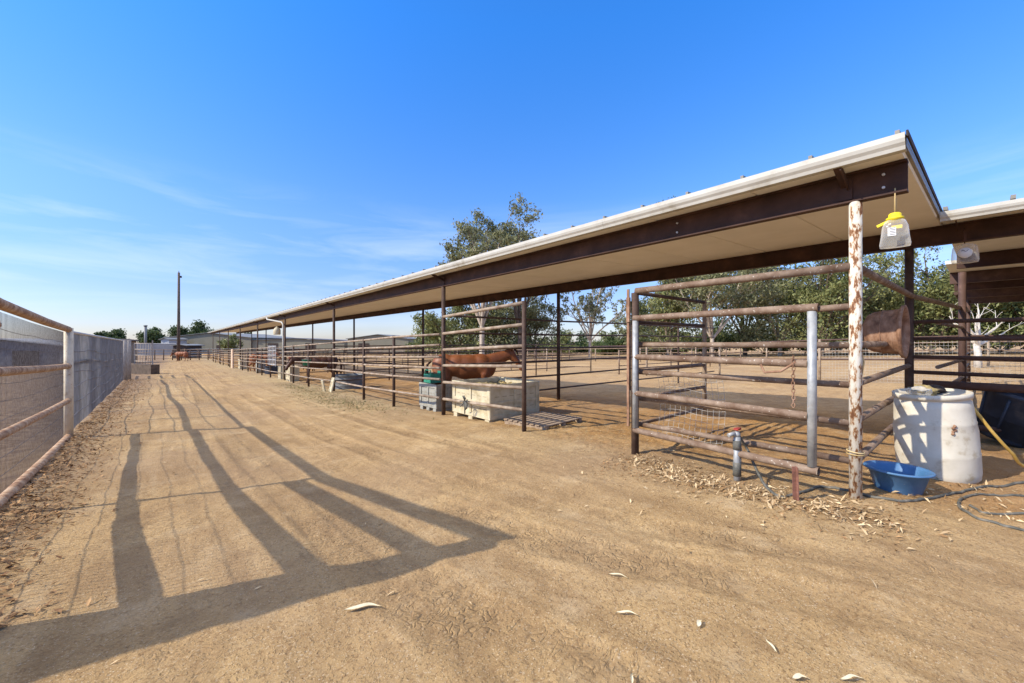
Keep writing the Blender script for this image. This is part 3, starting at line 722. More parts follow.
# pallet
pl = thing('wooden_pallet', 'weathered wooden pallet lying flat at the foot of the tall pipe frame', 'pallet', (0,0,0))
for k in range(3):
    mb = MB(); mb.box((-.55+.55*k,0,.045), (.09,1.1,.09)); mb.build('bearer', M['wood'], pl, .004)
for k in range(8):
    mb = MB(); mb.box((0,-.5+k*.143,.102), (1.25,.095,.02)); mb.build('slat', M['wood'], pl, .003)
pl.location = (5.85,5.95,gd(5.8,5.9)-.02); pl.rotation_euler = (0,0,R(6))

# stock tank
def tank(label, x, y, r_, h, m_):
    z = g(x,y)-.02
    mb = MB(); prof = [(0,0),(r_*.98,0)]
    for k in range(17):
        zz = .03+(h-.06)*k/16; prof.append((r_+.008*math.cos(k*math.pi/2), zz))
    prof += [(r_+.03,h-.01),(r_+.03,h+.02),(r_-.01,h+.02),(r_-.02,h-.04),(r_-.02,.05),(0,.05)]
    mb.lathe(prof, (x,y,z), 40); tt = mb.build('stock_tank', m_, None)
    tag(tt, label, 'water tank'); return tt
tank('round galvanised stock tank inside the pen behind the pipe fence', 5.9, 18.3, .62, .6, M['tank'])
tank('dark low water tub inside the far pens beside the patterned barrel', 5.75, 35.6, .55, .6, M['navy'])
# cream slabs and crates seen along the lane
def slab(name, label, cat, x, y, w, h, th, m_, lean=0, group=None, rot=0):
    mb = MB(); mb.box((0,0,h/2), (th,w,h)); mb.box((-th/2-.01,0,h*.3), (.02,w*.9,.06)); mb.box((-th/2-.01,0,h*.75), (.02,w*.9,.06))
    for s_ in (-1,1): mb.box((-th/2-.009,s_*(w/2-.04),h/2), (.018,.06,h*.96))
    o = mb.build(name, m_, None, .01); o.location = (x,y,g(x,y)-.03); o.rotation_euler = (0,R(lean),rot); return tag(o, label, cat, group)
slab('cream_board', 'cream plastic panel leaning on the fence beside the galvanised tank', 'panel', 4.72, 16.9, .35, .62, .03, M['tan_plastic'], 12)
slab('cream_board', 'narrow pale plank propped against the barn post by the tank', 'panel', 4.70, 17.6, .14, .5, .03, M['tan_plastic'], -14, rot=.4)
big_crate('bulk_crate', 'cream crate standing against the fence just right of the downspout', 'crate', 1.1, .5, .85, M['tan_plastic'], (5.2,26.1,g(5,26.1)), hay=False)
big_crate('bulk_crate', 'small cream crate right behind the downspout post', 'crate', .8, .45, .8, M['tan_plastic'], (5.15,28.4,g(5,28)), hay=False)
big_crate('bulk_crate', 'low cream crate by the fence beyond the lattice gate, far along the lane', 'crate', 1.4, .6, 1.0, M['tan_plastic'], (5.2,49,g(5,49)), hay=False)
slab('cream_board', 'tall pale orange slab standing on end at the far fence', 'panel', 4.75, 53.5, 1.5, 2.1, .1, mat('peach_board', [(.3,(.55,.38,.25)),(.7,(.66,.48,.34))], 2), 0)
mb = MB(); mb.lathe([(0,0),(.32,0),(.34,.3),(.35,.5),(.34,.9),(.32,1.0),(.28,1.0),(.28,.9),(0,.9)], (5.3,38.2,g(5,38.2)), 20)
tag(mb.build('barrel', M['grey_plastic']), 'grey barrel behind the fence left of the dark water tub', 'barrel')
# lattice gate panel near downspout
P0 = (4.74, 28.3); P1 = (4.74, 30.9)
lg = thing('pipe_gate', 'pale small lattice gate hung on the fence just beyond the downspout', 'gate', (P0[0],P0[1],g(*P0)))
mb = MB()
zb = g(*P0)
for z in (.9,1.2,1.5,1.8,2.05): mb.beam((P0[0],P0[1],zb+z),(P1[0],P1[1],zb+z-.06),.03,.04)
for s_ in np.linspace(0,1,6): mb.beam((P0[0]-.03,P0[1]+2.6*s_,zb+.8),(P0[0]-.03,P0[1]+2.6*s_,zb+2.1),.03,.04,Vector((0,1,0)))
mb.build('lattice', M['sheetlight'], lg)
# buckets
def bucket(label, x, y, z, r_, h, m_, grp=None):
    mb = MB(); mb.lathe([(0,0),(r_*.8,0),(r_,h),(r_+.015,h),(r_+.015,h+.02),(r_-.01,h+.02),(r_*.78,.02),(0,.02)], (x,y,z), 20)
    tt = thing('bucket', label, 'bucket', (x,y,z), grp)
    mb.build('pail', m_, tt)
    mb = MB(); mb.tube([(x,y-r_,z+h),(x,y-r_*.7,z+h+.12),(x,y,z+h+.17),(x,y+r_*.7,z+h+.12),(x,y+r_,z+h)], .006, 5); mb.build('handle', M['wire'], tt)
bucket('green bucket hanging high inside the pen near the downspout', 5.1, 22.4, g(5,22.4)+.95, .2, .28, M['green'])
bucket('red bucket hanging on the fence left of the green bucket', 5.1, 25.6, g(5,25.6)+1.05, .2, .3, M['red'])

# white drum, leaning slightly
X_, Y_ = at(938, 4.52)
dr = thing('plastic_drum', 'white plastic drum with junk on top standing beside the blue bowl', 'drum', (X_,Y_,g(0,Y_)))
lean = Matrix.Rotation(R(-5), 4, Vector((ST*1.0*1, CT, 0))) 
mb = MB(); H = .96; r_ = .325
prof = [(0,0),(r_*.93,0),(r_*1.0,.03),(r_*1.03,.1),(r_*1.04,.28),(r_*1.045,.30),(r_*1.03,.315),(r_*1.035,.55),(r_*1.01,.62),(r_*1.02,.64),(r_*1.0,.655),(r_*.97,.80),(r_*.95,.86),(r_*.90,.885),(r_*.90,.90),(r_*.985,.905),(r_*.985,.955),(r_*.94,.96),(r_*.92,.93),(r_*.3,.92),(0,.92)]
M4 = lean
mb.lathe(prof, (X_,Y_,g(0,Y_)-.02), 48, M4); mb.build('drum_body', M['white_plastic'], dr)
mb = MB()
tc = lean @ Vector((0,0,.95)); tc = Vector((X_,Y_,g(0,Y_)-.02))+tc
cx = Vector((CT,-ST,0)); cz = Vector((ST,CT,0))
def lump(mb, c, r3, n=10, sd=0, s=.25):
    vs = []; fs = []
    for i in range(n+1):
        for j in range(n*2):
            th = math.pi*i/n; ph = math.pi*j/n
            v = Vector((math.sin(th)*math.cos(ph), math.sin(th)*math.sin(ph), math.cos(th)))
            k = 1+s*noise.noise(v*2.2+Vector((sd,sd,0)))*2
            vs.append(Vector(c)+Vector((v.x*r3[0],v.y*r3[1],v.z*r3[2]))*k)
    for i in range(n):
        for j in range(n*2): fs.append((i*2*n+j,(i+1)*2*n+j,(i+1)*2*n+(j+1)%(2*n),i*2*n+(j+1)%(2*n)))
    mb.add(vs, fs, True)
lump(mb, tc-cx*.21-cz*.08+Vector((0,0,.02)), (.12,.1,.05), sd=3); tag(mb.build('plastic_bag', M['clear']), 'clear crumpled plastic bag lying on the white drum', 'bag')
mb = MB(); lump(mb, tc-cx*.03+cz*.04+Vector((0,0,.02)), (.12,.11,.055), sd=8, s=.4); tag(mb.build('straw_clump', M['hay']), 'clump of brown hay on top of the white drum', 'hay')
mb = MB(); lump(mb, tc+cx*.12+cz*.1+Vector((0,0,.02)), (.13,.1,.05), sd=14, s=.4); tag(mb.build('rag', M['dark']), 'dark rag lying on the back of the white drum', 'rag')
mb = MB(); hc = Vector((X_,Y_,g(0,Y_)-.02))+lean@Vector((0,0,.60)); dcam = (Vector((0,0,hc.z))-hc).normalized()
hp = hc+(-cz*.9-cx*.35).normalized()*(r_*1.045)
for k in range(5): lump(mb, hp+Vector((random.uniform(-.02,.02),random.uniform(-.02,.02),-.02*k+.03)), (.014,.014,.016), 5, k)
mb.build('scar', M['kettle'], dr)

# blue bowl
X_, Y_ = at(898, 4.06)
bw = thing('feed_bowl', 'round blue plastic feed bowl on the ground between white post and white drum', 'bowl', (X_,Y_,0))
zb = gd(X_,Y_)-.005
mb = MB(); mb.lathe([(0,0),(.165,0),(.175,.012),(.232,.205),(.262,.212),(.268,.222),(.262,.232),(.232,.228),(.222,.21),(.168,.022)], (X_,Y_,zb), 48); mb.build('basin', M['blue'], bw)
mb = MB(); mb.lathe([(.1675,.021),(.08,.018),(0,.018)], (X_,Y_,zb), 48); mb.build('basin_floor', M['blue_in'], bw)

# black/navy tub at right, tilted on the rail
X_, Y_ = at(1008, 5.9)
bt = thing('trash_tub', 'big black plastic tub tipped against the dark rails at the right edge', 'tub', (X_,Y_,g(0,Y_)))
Mt = Matrix.Rotation(R(16),4,Vector((CT,-ST,0))) @ Matrix.Rotation(R(10),4,Vector((ST,CT,0)))
mb = MB(); mb.lathe([(0,.02),(.32,.02),(.36,.06),(.46,.66),(.49,.68),(.49,.73),(.45,.73),(.38,.10),(0,.10)], (X_,Y_,g(0,Y_)+.02), 40, Mt); mb.build('tub_shell', M['navy'], bt)
mb = MB()
for k in range(8):
    a = k*math.pi/4+.3; mb.tube([(Vector((X_,Y_,g(0,Y_)+.02))+Mt@Vector((math.cos(a)*.365,math.sin(a)*.365,.07))),(Vector((X_,Y_,g(0,Y_)+.02))+Mt@Vector((math.cos(a)*.455,math.sin(a)*.455,.64)))], .018, 6)
mb.build('rib', M['navy'], bt)

# rusted kettle hung on the end panel
X_, Y_ = at(886, 5.05)
kt = thing('rusty_kettle', 'large rusted steel kettle lying sideways on the end panel rails behind the white post', 'kettle', (X_,Y_,CAMZ+.12))
axis_ = (Vector((CT,-ST,0))*.62-Vector((ST,CT,0))*.78).normalized()
rot = Vector((0,0,1)).rotation_difference(axis_).to_matrix().to_4x4()
mb = MB(); prof = [(0,-.21),(.14,-.205),(.22,-.17),(.255,-.11),(.27,0),(.275,.08),(.285,.13),(.325,.15),(.33,.18),(.295,.18),(.265,.13),(.25,-.07),(.2,-.14),(0,-.18)]
mb.lathe(prof, (X_,Y_,CAMZ+.12), 40, rot); mb.build('kettle_shell', M['kettle'], kt)
mb = MB()
for z_ in (-.03,.08): mb.lathe([(.262,z_),(.279,z_+.005),(.279,z_+.015),(.262,z_+.02)], (X_,Y_,CAMZ+.12), 40, rot)
mb.build('band', M['kettle'], kt)
# frayed cord at white post
mb = MB(); mb.tube([(5.07,.80,1.45),(5.10,.79,1.25),(5.06,.80,1.05),(5.12,.8,.9),(5.08,.8,.75)], .012, 6); mb.tube([(5.07,.80,1.45),(5.12,.78,1.3),(5.09,.8,1.1)], .01, 6)
for k in range(2): ring(mb, (5.0,.82,.42+.025*k), .066, .006, Matrix.Rotation(.1*k,3,'X'))
tag(mb.build('twine', M['straw']), 'frayed tan twine looped around the flaking white post', 'twine')

# hoses
def gpath(P, r_, lift=None):
    sp_ = smooth_path([Vector(p) for p in P], 10)
    return [(p[0], p[1], gd(p[0],p[1])+r_*.7+p[2]) for p in sp_]
def sp3(px, py, h=None):                                  # bearing + ground depth
    zc = (py-341)/F; Z = 1.5/zc
    for _ in range(4):
        x, y = at(px, Z); Z = (1.5-g(x,y))/zc
    x, y = at(px, Z); return (x, y, h or 0)
mb = MB(); r_ = .014
P = [sp3(737,478,.5), sp3(748,476,.28), sp3(762,486,.05), sp3(778,497,0), sp3(800,494,0), sp3(822,487,0), sp3(845,491,0), sp3(872,497,0), sp3(905,503,0), sp3(945,495,0), sp3(985,487,0), sp3(1030,485,0)]
mb.tube(gpath(P, r_), r_, 8); tag(mb.build('garden_hose', M['ghose']), 'thin grey hose running from the hydrant past the white post along the ground', 'hose')
mb = MB()
P = [sp3(1090,500), sp3(1022,497), sp3(985,494), sp3(962,498), sp3(960,508), sp3(975,518), sp3(995,524), sp3(1030,533), sp3(1090,545)]
mb.tube(gpath(P, .012), .012, 8)
P = [sp3(1050,517), sp3(1010,514), sp3(985,512), sp3(978,509), sp3(970,505)]
mb.tube(gpath(P, .012), .012, 8)
tag(mb.build('garden_hose', M['ghose']), 'dark grey hose lying coiled on the dirt at the right edge', 'hose')
mb = MB()
x0,y0 = at(968,4.7); x1,y1 = at(982,4.7); x2,y2 = at(1000,4.5); x3,y3 = at(1030,4.3)
x0,y0 = at(966,4.5); x1,y1 = at(976,4.35); x2,y2 = at(993,4.3); x3,y3 = at(1012,4.3); x4,y4 = at(1030,4.35)
P = [Vector((x0,y0,.84)),Vector((x1,y1,.74)),Vector((x2,y2,.52)),Vector((x3,y3,.30)),Vector((x4,y4,.12)),Vector((x4+.5,y4-.5,.03))]
mb.tube([Vector(p) for p in smooth_path(P)], .015, 8); tag(mb.build('garden_hose', M['yhose']), 'yellow hose drooping from behind the white drum to the ground', 'hose')

# hydrant
X_, Y_, _ = sp3(737,480); zb = gd(X_,Y_)
hd = thing('yard_hydrant', 'short grey yard hydrant with a red handle in front of the gate rail', 'hydrant', (X_,Y_,zb))
mb = MB(); mb.tube([(X_,Y_,zb-.1),(X_,Y_,zb+.48)], .035, 12); mb.tube([(X_+.03,Y_,zb-.1),(X_+.03,Y_-.02,zb+.36)], .02, 8); mb.build('standpipe', M['galv'], hd)
mb = MB(); mb.tube([(X_,Y_,zb+.05),(X_,Y_,zb+.2)], .045, 8); mb.tube([(X_,Y_,zb+.34),(X_,Y_,zb+.44)], .045, 8); mb.build('clamp', M['ghose'], hd)
mb = MB(); mb.tube([(X_,Y_,zb+.46),(X_-.04,Y_+.02,zb+.52),(X_-.10,Y_+.05,zb+.50)], .022, 8); mb.lathe([(0,0),(.03,0),(.035,.03),(.02,.06),(0,.06)], (X_,Y_,zb+.48), 10); mb.build('tap', M['galv'], hd)
mb = MB(); mb.box((X_+.01,Y_,zb+.565), (.09,.05,.018)); mb.tube([(X_,Y_,zb+.5),(X_,Y_,zb+.56)], .008, 6); mb.build('handle', M['red'], hd)
# stake
X_, Y_, _ = sp3(797,501); zb = gd(X_,Y_)
mb = MB(); Rm = Matrix.Rotation(R(-5),3,'Y') @ Matrix.Rotation(R(40),3,'Z')
mb.box((X_+.01,Y_,zb+.12), (.05,.006,.42), Rm); mb.box((X_+.01,Y_+.02,zb+.12), (.006,.04,.42), Rm)
tag(mb.build('steel_stake', M['stakered'], None, .001), 'rusty red angle iron stake in the dry leaves under the gate end', 'stake')

# slack welded wire offcut behind the gate
wp = thing('wire_offcut', 'bent offcut of welded wire hanging inside the gate above the hydrant', 'wire mesh', (5.25,2.6,.3))
mb = MB()
def wpt(u, v):                # u along, v up
    return (5.25+.12*math.sin(v*3)+.10*u, 3.05-u*.85, .12+v*.95+.03*math.sin(u*6))
for i in range(13): mb.tube([wpt(i/12, v/10) for v in range(11)], .0022, 4, cap=False)
for j in range(13): mb.tube([wpt(u/10, j/12) for u in range(11)], .0022, 4, cap=False)
mb.build('wire_grid', M['wirel'], wp)

# fly traps
def fly_bag(name, label, x, y, ztop, zcap, big=True):
    tt = thing(name, label, 'fly trap', (x,y,zcap)); cz = Vector((x,y,0)).normalized(); cx = Vector((cz.y,-cz.x,0))
    mb = MB(); mb.tube([(x,y,ztop),(x+.005,y,(ztop+zcap)/2),(x,y,zcap+.02)], .005, 6)
    if big: mb.tube([(x+.012,y,zcap+.18),(x+.012,y,zcap)], .008, 6)
    mb.build('string', M['straw'], tt)
    # pouch: superellipse sections
    secs = [(0,.03,.03),(-.03,.07,.045),(-.08,.088,.055),(-.16,.095,.062),(-.235,.105,.06),(-.262,.10,.03),(-.268,.05,.01)] if big else [(0,.05,.05),(-.02,.10,.09),(-.05,.125,.10),(-.14,.135,.115),(-.24,.14,.115),(-.28,.13,.10),(-.285,.05,.05)]
    mb = MB(); n = 24; vs = []
    for dz, a, b_ in secs:
        for j in range(n):
            t_2 = 2*math.pi*j/n; c_, s_ = math.cos(t_2), math.sin(t_2); e = .6 if big else 1
            X = a*math.copysign(abs(c_)**e, c_); Yd = b_*math.copysign(abs(s_)**e, s_)
            v = cx*X+cz*Yd; vs.append((x+v.x, y+v.y, zcap+dz))
    k = len(secs); fs = [(i*n+j,(i+1)*n+j,(i+1)*n+(j+1)%n,i*n+(j+1)%n) for i in range(k-1) for j in range(n)]
    fs += [tuple(range(n)), tuple((k-1)*n+j for j in range(n))[::-1]]
    mb.add(vs, fs, True); mb.build('pouch', M['clear'], tt)
    fr_ = -cz*(.066 if big else .122)
    mb = MB(); rotm = Matrix((cx, cz, Vector((0,0,1)))).transposed()
    if big:
        mb.box(Vector((x,y,zcap-.13))+fr_-cx*.02, (.055,.003,.075), rotm)
    else:
        mb.lathe([(0,-.002),(.075,-.002),(.075,.002),(0,.002)], Vector((x,y,zcap-.15))+fr_, 20, rotm.to_4x4() @ Matrix.Rotation(R(90),4,'X'))
    lb = mb.build('label', M['label'], tt)
    mb = MB()
    if big:
        for k2 in range(5): mb.box(Vector((x,y,zcap-.10-.014*k2))+fr_-cz*.003-cx*.015, (.038,.002,.004), rotm)
    else:
        P_ = [Vector((x,y,zcap-.12))+fr_-cz*.003+cx*(-.035+.01*k2)+Vector((0,0,.012*math.sin(k2*1.1))) for k2 in range(8)]
        mb.tube(P_, .003, 4)
    mb.build('print', M['ink'], lb)
    if big:
        mb = MB(); mb.lathe([(0,.045),(.035,.045),(.045,.035),(.045,.01),(.062,.002),(.062,-.012),(.045,-.02),(.04,-.04),(0,-.04)], (x,y,zcap), 20)
        mb.box(Vector((x,y,zcap-.035))-cx*.075, (.10,.03,.022), rotm @ Matrix.Rotation(R(-24),3,'Y'))
        mb.box(Vector((x,y,zcap-.09))+cx*.012-cz*.05, (.07,.003,.03), rotm)
        mb.build('cap', M['yellow'], tt)
    else:
        mb = MB(); mb.tube([(x,y,ztop+.08),(x-cx.x*.03,y-cx.y*.03,ztop),(x,y,zcap)], .008, 5); mb.box((x,y,zcap+.1),(.03,.03,.14)); mb.build('hanger', M['beam'], tt)
    return tt
xb1, yb1 = at(895, 3.6); fly_bag('fly_trap', 'clear bag fly trap with yellow cap hanging from the near end of the barn beam', xb1, yb1, 2.88, 1.5+1.11)
xb2, yb2 = at(965, 4.95); fly_bag('fly_trap', 'clear jar fly trap hanging under the second gutter', 8.5, .27, 3.10, 0, False) if False else None
X2, Y2 = at(965, 5.9); fly_bag('fly_trap', 'clear jar fly trap hanging under the second shelter gutter', X2, Y2, 3.10, 1.5+1.44, False)
# white jug near downspout
mb = MB(); x, y = at(277, 24.6); mb.lathe([(0,0),(.18,.0),(.2,.05),(.2,.3),(.12,.42),(.06,.45),(.06,.5),(0,.5)], (x,y,1.92), 14)
tag(mb.build('plastic_jug', M['tan_plastic']), 'cream plastic jug hanging beside the downspout', 'jug')

# ------------------------------------------------------------------ horses
def horse_mesh(low=0., legs=1.0):
    mb = MB()
    def L(c, r3): lump(mb, c, r3, 12, 0, 0)
    def T(pts, rs): mb.tube(pts, rs, 12, cap=True)
    L((0,0,1.13), (.56,.30,.37)); L((-.32,0,1.17), (.46,.29,.33)); L((-.68,0,1.22), (.36,.28,.30)); L((-.80,0,1.12), (.24,.24,.28))
    L((.38,0,1.15), (.36,.27,.37)); L((.58,0,1.12), (.24,.22,.30)); L((.34,0,1.38), (.30,.10,.14))
    for k in range(17):
        s_ = k/16; L((.52+.73*s_, 0, 1.24+.27*s_-low*.7*s_), (.18-.06*s_, .145-.055*s_, .25-.105*s_))
    for k in range(8):
        s_ = k/7; L((1.26+.32*s_, 0, 1.53-.44*s_-low*.75-low*.1*s_), (.115-.04*s_, .095-.035*s_, .125-.055*s_))
    L((1.30,0,1.40-low*.78), (.10,.075,.12)); L((1.56,0,1.07-low*.86), (.07,.06,.075))
    for s_ in (-1,1):
        L((.50,s_*.15,1.0), (.16,.11,.28)); T([(.48,s_*.16,.95),(.47,s_*.16,.76),(.50,s_*.155,.52),(.51,s_*.155,.46),(.50,s_*.15,.40),(.50,s_*.15,.20),(.50,s_*.15,.15),(.54,s_*.15,.06),(.56,s_*.15,.0)], [.12,.09,.06,.062,.045,.038,.048,.045,.062])
        dx = .10*s_
        L((-.72,s_*.15,1.0), (.26,.15,.32)); L((-.62,s_*.17,.84), (.16,.12,.2)); T([(-.66+dx*.2,s_*.17,.9),(-.70+dx*.5,s_*.165,.72),(-.86+dx,s_*.16,.56),(-.88+dx,s_*.16,.50),(-.85+dx,s_*.155,.40),(-.82+dx,s_*.155,.2),(-.81+dx,s_*.155,.15),(-.77+dx,s_*.155,.06),(-.75+dx,s_*.155,.0)], [.15,.11,.065,.068,.052,.042,.05,.048,.064])
    o = mb.build('tmp', M['coat'])
    m1 = o.modifiers.new('r', 'REMESH'); m1.mode = 'VOXEL'; m1.voxel_size = .022; m1.use_smooth_shade = True
    m2 = o.modifiers.new('s', 'SMOOTH'); m2.factor = .5; m2.iterations = 14
    dg = bpy.context.evaluated_depsgraph_get(); dg.update()
    me2 = bpy.data.meshes.new_from_object(o.evaluated_get(dg)); me2.name = 'horse_body'
    bpy.data.objects.remove(o)
    for p in me2.polygons: p.use_smooth = True
    return me2
hm = horse_mesh()
hm2 = horse_mesh(.35)
def horse(label, x, y, rot, scale, coat, mesh, low=0.):
    tt = thing('horse', label, 'horse', (0,0,0), 'horses in the pens')
    m2 = mesh.copy(); m2.materials.clear(); m2.materials.append(coat)
    o = bpy.data.objects.new('body', m2); col.objects.link(o); o.parent = tt
    dl = low
    mb = MB()   # mane as overlapping locks
    for k in range(16):
        s_ = k/15; x_ = .66+.66*s_; z_ = 1.46+(.22-dl*.78)*s_
        mb.tube([(x_,0,z_),(x_-.02,.07,z_-.02),(x_-.04,.10,z_-.16),(x_-.05,.10,z_-.26)], [.03,.03,.022,.006], 6)
    mb.tube([(1.34,0,1.66-dl*.8),(1.42,0,1.60-dl*.8),(1.47,0,1.46-dl*.85)], [.03,.035,.01], 6)
    mb.build('mane', M['mane'], tt)
    mb = MB()
    for k in range(9):
        a = k*.7; mb.tube([(-1.06,0,1.30),(-1.17,.02*math.cos(a),1.2),(-1.2+.03*math.sin(a),.045*math.cos(a),.85),(-1.17+.05*math.sin(a),.06*math.cos(a),.45)], [.03,.035,.03,.006], 6)
    mb.build('tail', M['mane'], tt)
    for s_ in (-1,1):
        mb = MB(); mb.tube([(1.28,s_*.055,1.62-dl*.8),(1.29,s_*.075,1.70-dl*.8),(1.31,s_*.08,1.77-dl*.8)], [.03,.032,.004], 8); mb.build('ear', coat, tt)
        mb = MB(); lump(mb, (1.43,s_*.082,1.44-dl*.85), (.022,.012,.018), 6, 1, 0); mb.build('eye', M['ink'], tt)
        mb = MB(); lump(mb, (1.605,s_*.032,1.06-dl*.9), (.012,.01,.016), 5, 1, 0); mb.build('nostril', M['ink'], tt)
    tt.location = (x, y, g(x,y)); tt.rotation_euler = (0,0,rot); tt.scale = (scale,)*3
    return tt
bx, by = at(468, 11.3)
horse('chestnut horse standing side on behind the cream crate, head to the right', bx, by, -TH+R(4), .97, M['coat'], hm)
bx, by = at(318, 21.5)
horse('dark bay horse in the pen behind the galvanised tank', bx, by, -TH+R(200), .96, M['coat2'], hm2, .35)
bx, by = at(262, 36)
horse('sorrel horse in the shaded pen beyond the downspout', bx, by, -TH+R(10), 1.0, M['coat3'], hm)
bx, by = at(181, 70)
horse('small sorrel horse far off at the foot of the utility pole', bx, by, -TH+R(185), 1.1, M['coat3'], hm2, .35)

# ------------------------------------------------------------------ far buildings, pole, end fence
def gable(name, label, px, Z, W, D, eave, ridge, mw, mr, rot=0, base=None, doors=()):
    x, y = at(px, Z); x += ST*D/2; y += CT*D/2; zb = g(x,y) if base is None else base
    tt = thing(name, label, 'building', (0,0,0))
    mb = MB(); mb.add([(-W/2,-D/2,-.2),(W/2,-D/2,-.2),(W/2,-D/2,eave),(0,-D/2,ridge),(-W/2,-D/2,eave),(-W/2,D/2,-.2),(W/2,D/2,-.2),(W/2,D/2,eave),(0,D/2,ridge),(-W/2,D/2,eave)],
        [(0,1,2,3,4),(9,8,7,6,5),(0,4,9,5),(1,6,7,2)]); mb.build('wall', mw, tt)
    mb = MB()
    for s_ in (-1,1):
        mb.add([(s_*(W/2+.4),-D/2-.4,eave-.03),(0,-D/2-.4,ridge+.12),(0,D/2+.4,ridge+.12),(s_*(W/2+.4),D/2+.4,eave-.03),
                (s_*(W/2+.4),-D/2-.4,eave+.12),(0,-D/2-.4,ridge+.27),(0,D/2+.4,ridge+.27),(s_*(W/2+.4),D/2+.4,eave+.12)],
               [(0,1,2,3),(7,6,5,4),(0,4,5,1),(1,5,6,2),(2,6,7,3),(3,7,4,0)])
    mb.build('roof', mr, tt)
    for (dx, w_, z0, z1, m_) in doors:
        mb = MB(); mb.box((dx,-D/2-.04,(z0+z1)/2), (w_,.08,z1-z0)); mb.build('door' if z0 < .1 else 'window', m_, tt)
    tt.location = (x, y, zb); tt.rotation_euler = (0,0,rot)
    return tt
gable('warehouse', 'wide low khaki metal warehouse at the far end of the lane', 205, 118, 24, 30, 4.6, 5.9, M['warehouse'], M['whroof'], -TH+R(4), doors=((3,1.6,0,2.4,M['dark']),(-7,3,0,3,M['dark']),(6,.8,3.0,3.6,M['dark'])))
gable('warehouse', 'pale low shed with a shallow gable seen past the middle bays', 378, 112, 17, 20, 4.2, 5.3, M['warehouse'], M['whroof'], -TH, doors=((-4,3,0,3,M['dark']),))
gable('warehouse', 'long slate blue barn far off seen through the far bays', 292, 120, 30, 16, 3.7, 4.3, M['warehouse'], M['bluewall'], -TH+R(3), doors=((-6,3,0,3,M['dark']),(5,3,0,3,M['dark'])))
gable('shed', 'small white shed left of the khaki warehouse', 165, 110, 2.2, 6, 4.0, 4.3, M['whitewall'], M['whroof'], -TH)
gable('shed', 'dark open shed behind the utility pole', 180, 84, 2.9, 4, 2.6, 2.7, M['dark'], M['whroof'], -TH)
gable('shed', 'dark flat roofed shelter showing above the sheet fence', 88, 60, 3.2, 6, 3.5, 3.6, M['wood'], M['dark'], -TH)
gable('barn', 'long pale barn roof across the yard behind the mesh fence', 2, 46, 15, 4, 2.5, 3.4, M['bluewall'], M['sheetlight'], -TH+R(10), doors=((-5,2.5,0,2.2,M['dark']),(2,2.5,0,2.2,M['dark']),(6,1.3,0,2.1,M['whitewall'])))
# slate sheet wall at lane end
wl = thing('sheet_wall', 'blue grey sheet wall across the end of the lane left of the pole', 'wall', (0,0,0))
mb = MB(); a = at(133, 104); b_ = at(176, 104); mb.beam((a[0],a[1],g(*a)+1.4),(b_[0],b_[1],g(*b_)+1.4),.1,3.0); mb.build('sheet', M['bluewall'], wl)
mb = MB(); mb.beam((a[0],a[1],g(*a)+2.96),(b_[0],b_[1],g(*b_)+2.96),.2,.1); mb.build('cap', M['sheetlight'], wl)
a = at(137, 75); b_ = at(217, 75)
P = [(a[0]+(b_[0]-a[0])*k/9, a[1]+(b_[1]-a[1])*k/9) for k in range(10)]
run('pipe_fence', 'brown pipe fence across the end of the lane in front of the warehouse', 'fence', P, [.3,.85,1.4,1.95], .055, PR, PD, 2.0, .08, n=6)
a = at(185, 84); b_ = at(300, 92)
P = [(a[0]+(b_[0]-a[0])*k/10, a[1]+(b_[1]-a[1])*k/10) for k in range(11)]
run('pipe_fence', 'second far fence of grey pipe beyond the lane end', 'fence', P, [.4,.9,1.4,1.9], .06, M['galv'], PR, 2.0, .09, n=6)
x, y = at(178.5, 72)
up = thing('utility_pole', 'tall dark wooden utility pole at the end of the lane', 'utility pole', (x,y,g(x,y)))
zb = g(x,y); zt = 1.5+69/400*72
mb = MB(); mb.tube([(x,y,zb-.3),(x+.05,y,zt)], [.26,.17], 12); mb.build('shaft', M['polewood'], up)
mb = MB(); mb.box((x+.22,y,zt-.75), (.5,.15,.35)); mb.tube([(x+.05,y,zt),(x+.05,y,zt+.3)], .05, 6); mb.build('bracket', M['dark'], up)
x, y = at(145.5, 130); mb = MB(); mb.tube([(x,y,g(x,y)),(x,y,1.5+4.9)], .35, 8); mb.tube([(x,y,4.9+1.5),(x,y,1.5+5.3)], .5, 8)
tag(mb.build('flue_tower', M['whroof']), 'thin grey mast rising behind the round far trees', 'mast')
x, y = at(560, 95)

# ------------------------------------------------------------------ trees
def leaves_mesh(name, P, size, m_, parent, droop=.6, asp=.35, flat=False):
    """P: Nx3 array; each a leaf spray quad"""
    n = len(P); off = Vector((0,0,0)); o3 = parent
    while o3 is not None: off += Vector(o3.location); o3 = o3.parent
    d = rng.normal(size=(n,3)); d[:,2] -= droop; d /= np.linalg.norm(d, axis=1)[:,None]
    u = rng.normal(size=(n,3)); u -= d*(u*d).sum(1)[:,None]; u /= np.linalg.norm(u, axis=1)[:,None]
    s = size*rng.uniform(.4,1.7,(n,1))
    a = P-d*s*.5; b_ = P+u*s*asp*.5; c = P+d*s*.5; e = P-u*s*asp*.5
    v = np.stack([a,b_,c,e],1).reshape(-1,3)-np.array(off)
    me = bpy.data.meshes.new(name)
    me.vertices.add(4*n); me.vertices.foreach_set('co', v.astype(np.float32).ravel())
    me.loops.add(4*n); me.loops.foreach_set('vertex_index', np.arange(4*n, dtype=np.int32))
    me.polygons.add(n); me.polygons.foreach_set('loop_start', (np.arange(n)*4).astype(np.int32)); me.polygons.foreach_set('loop_total', np.full(n,4,np.int32))
    me.update(); me.materials.append(m_)
    o = bpy.data.objects.new(name, me); col.objects.link(o); o.parent = parent; return o
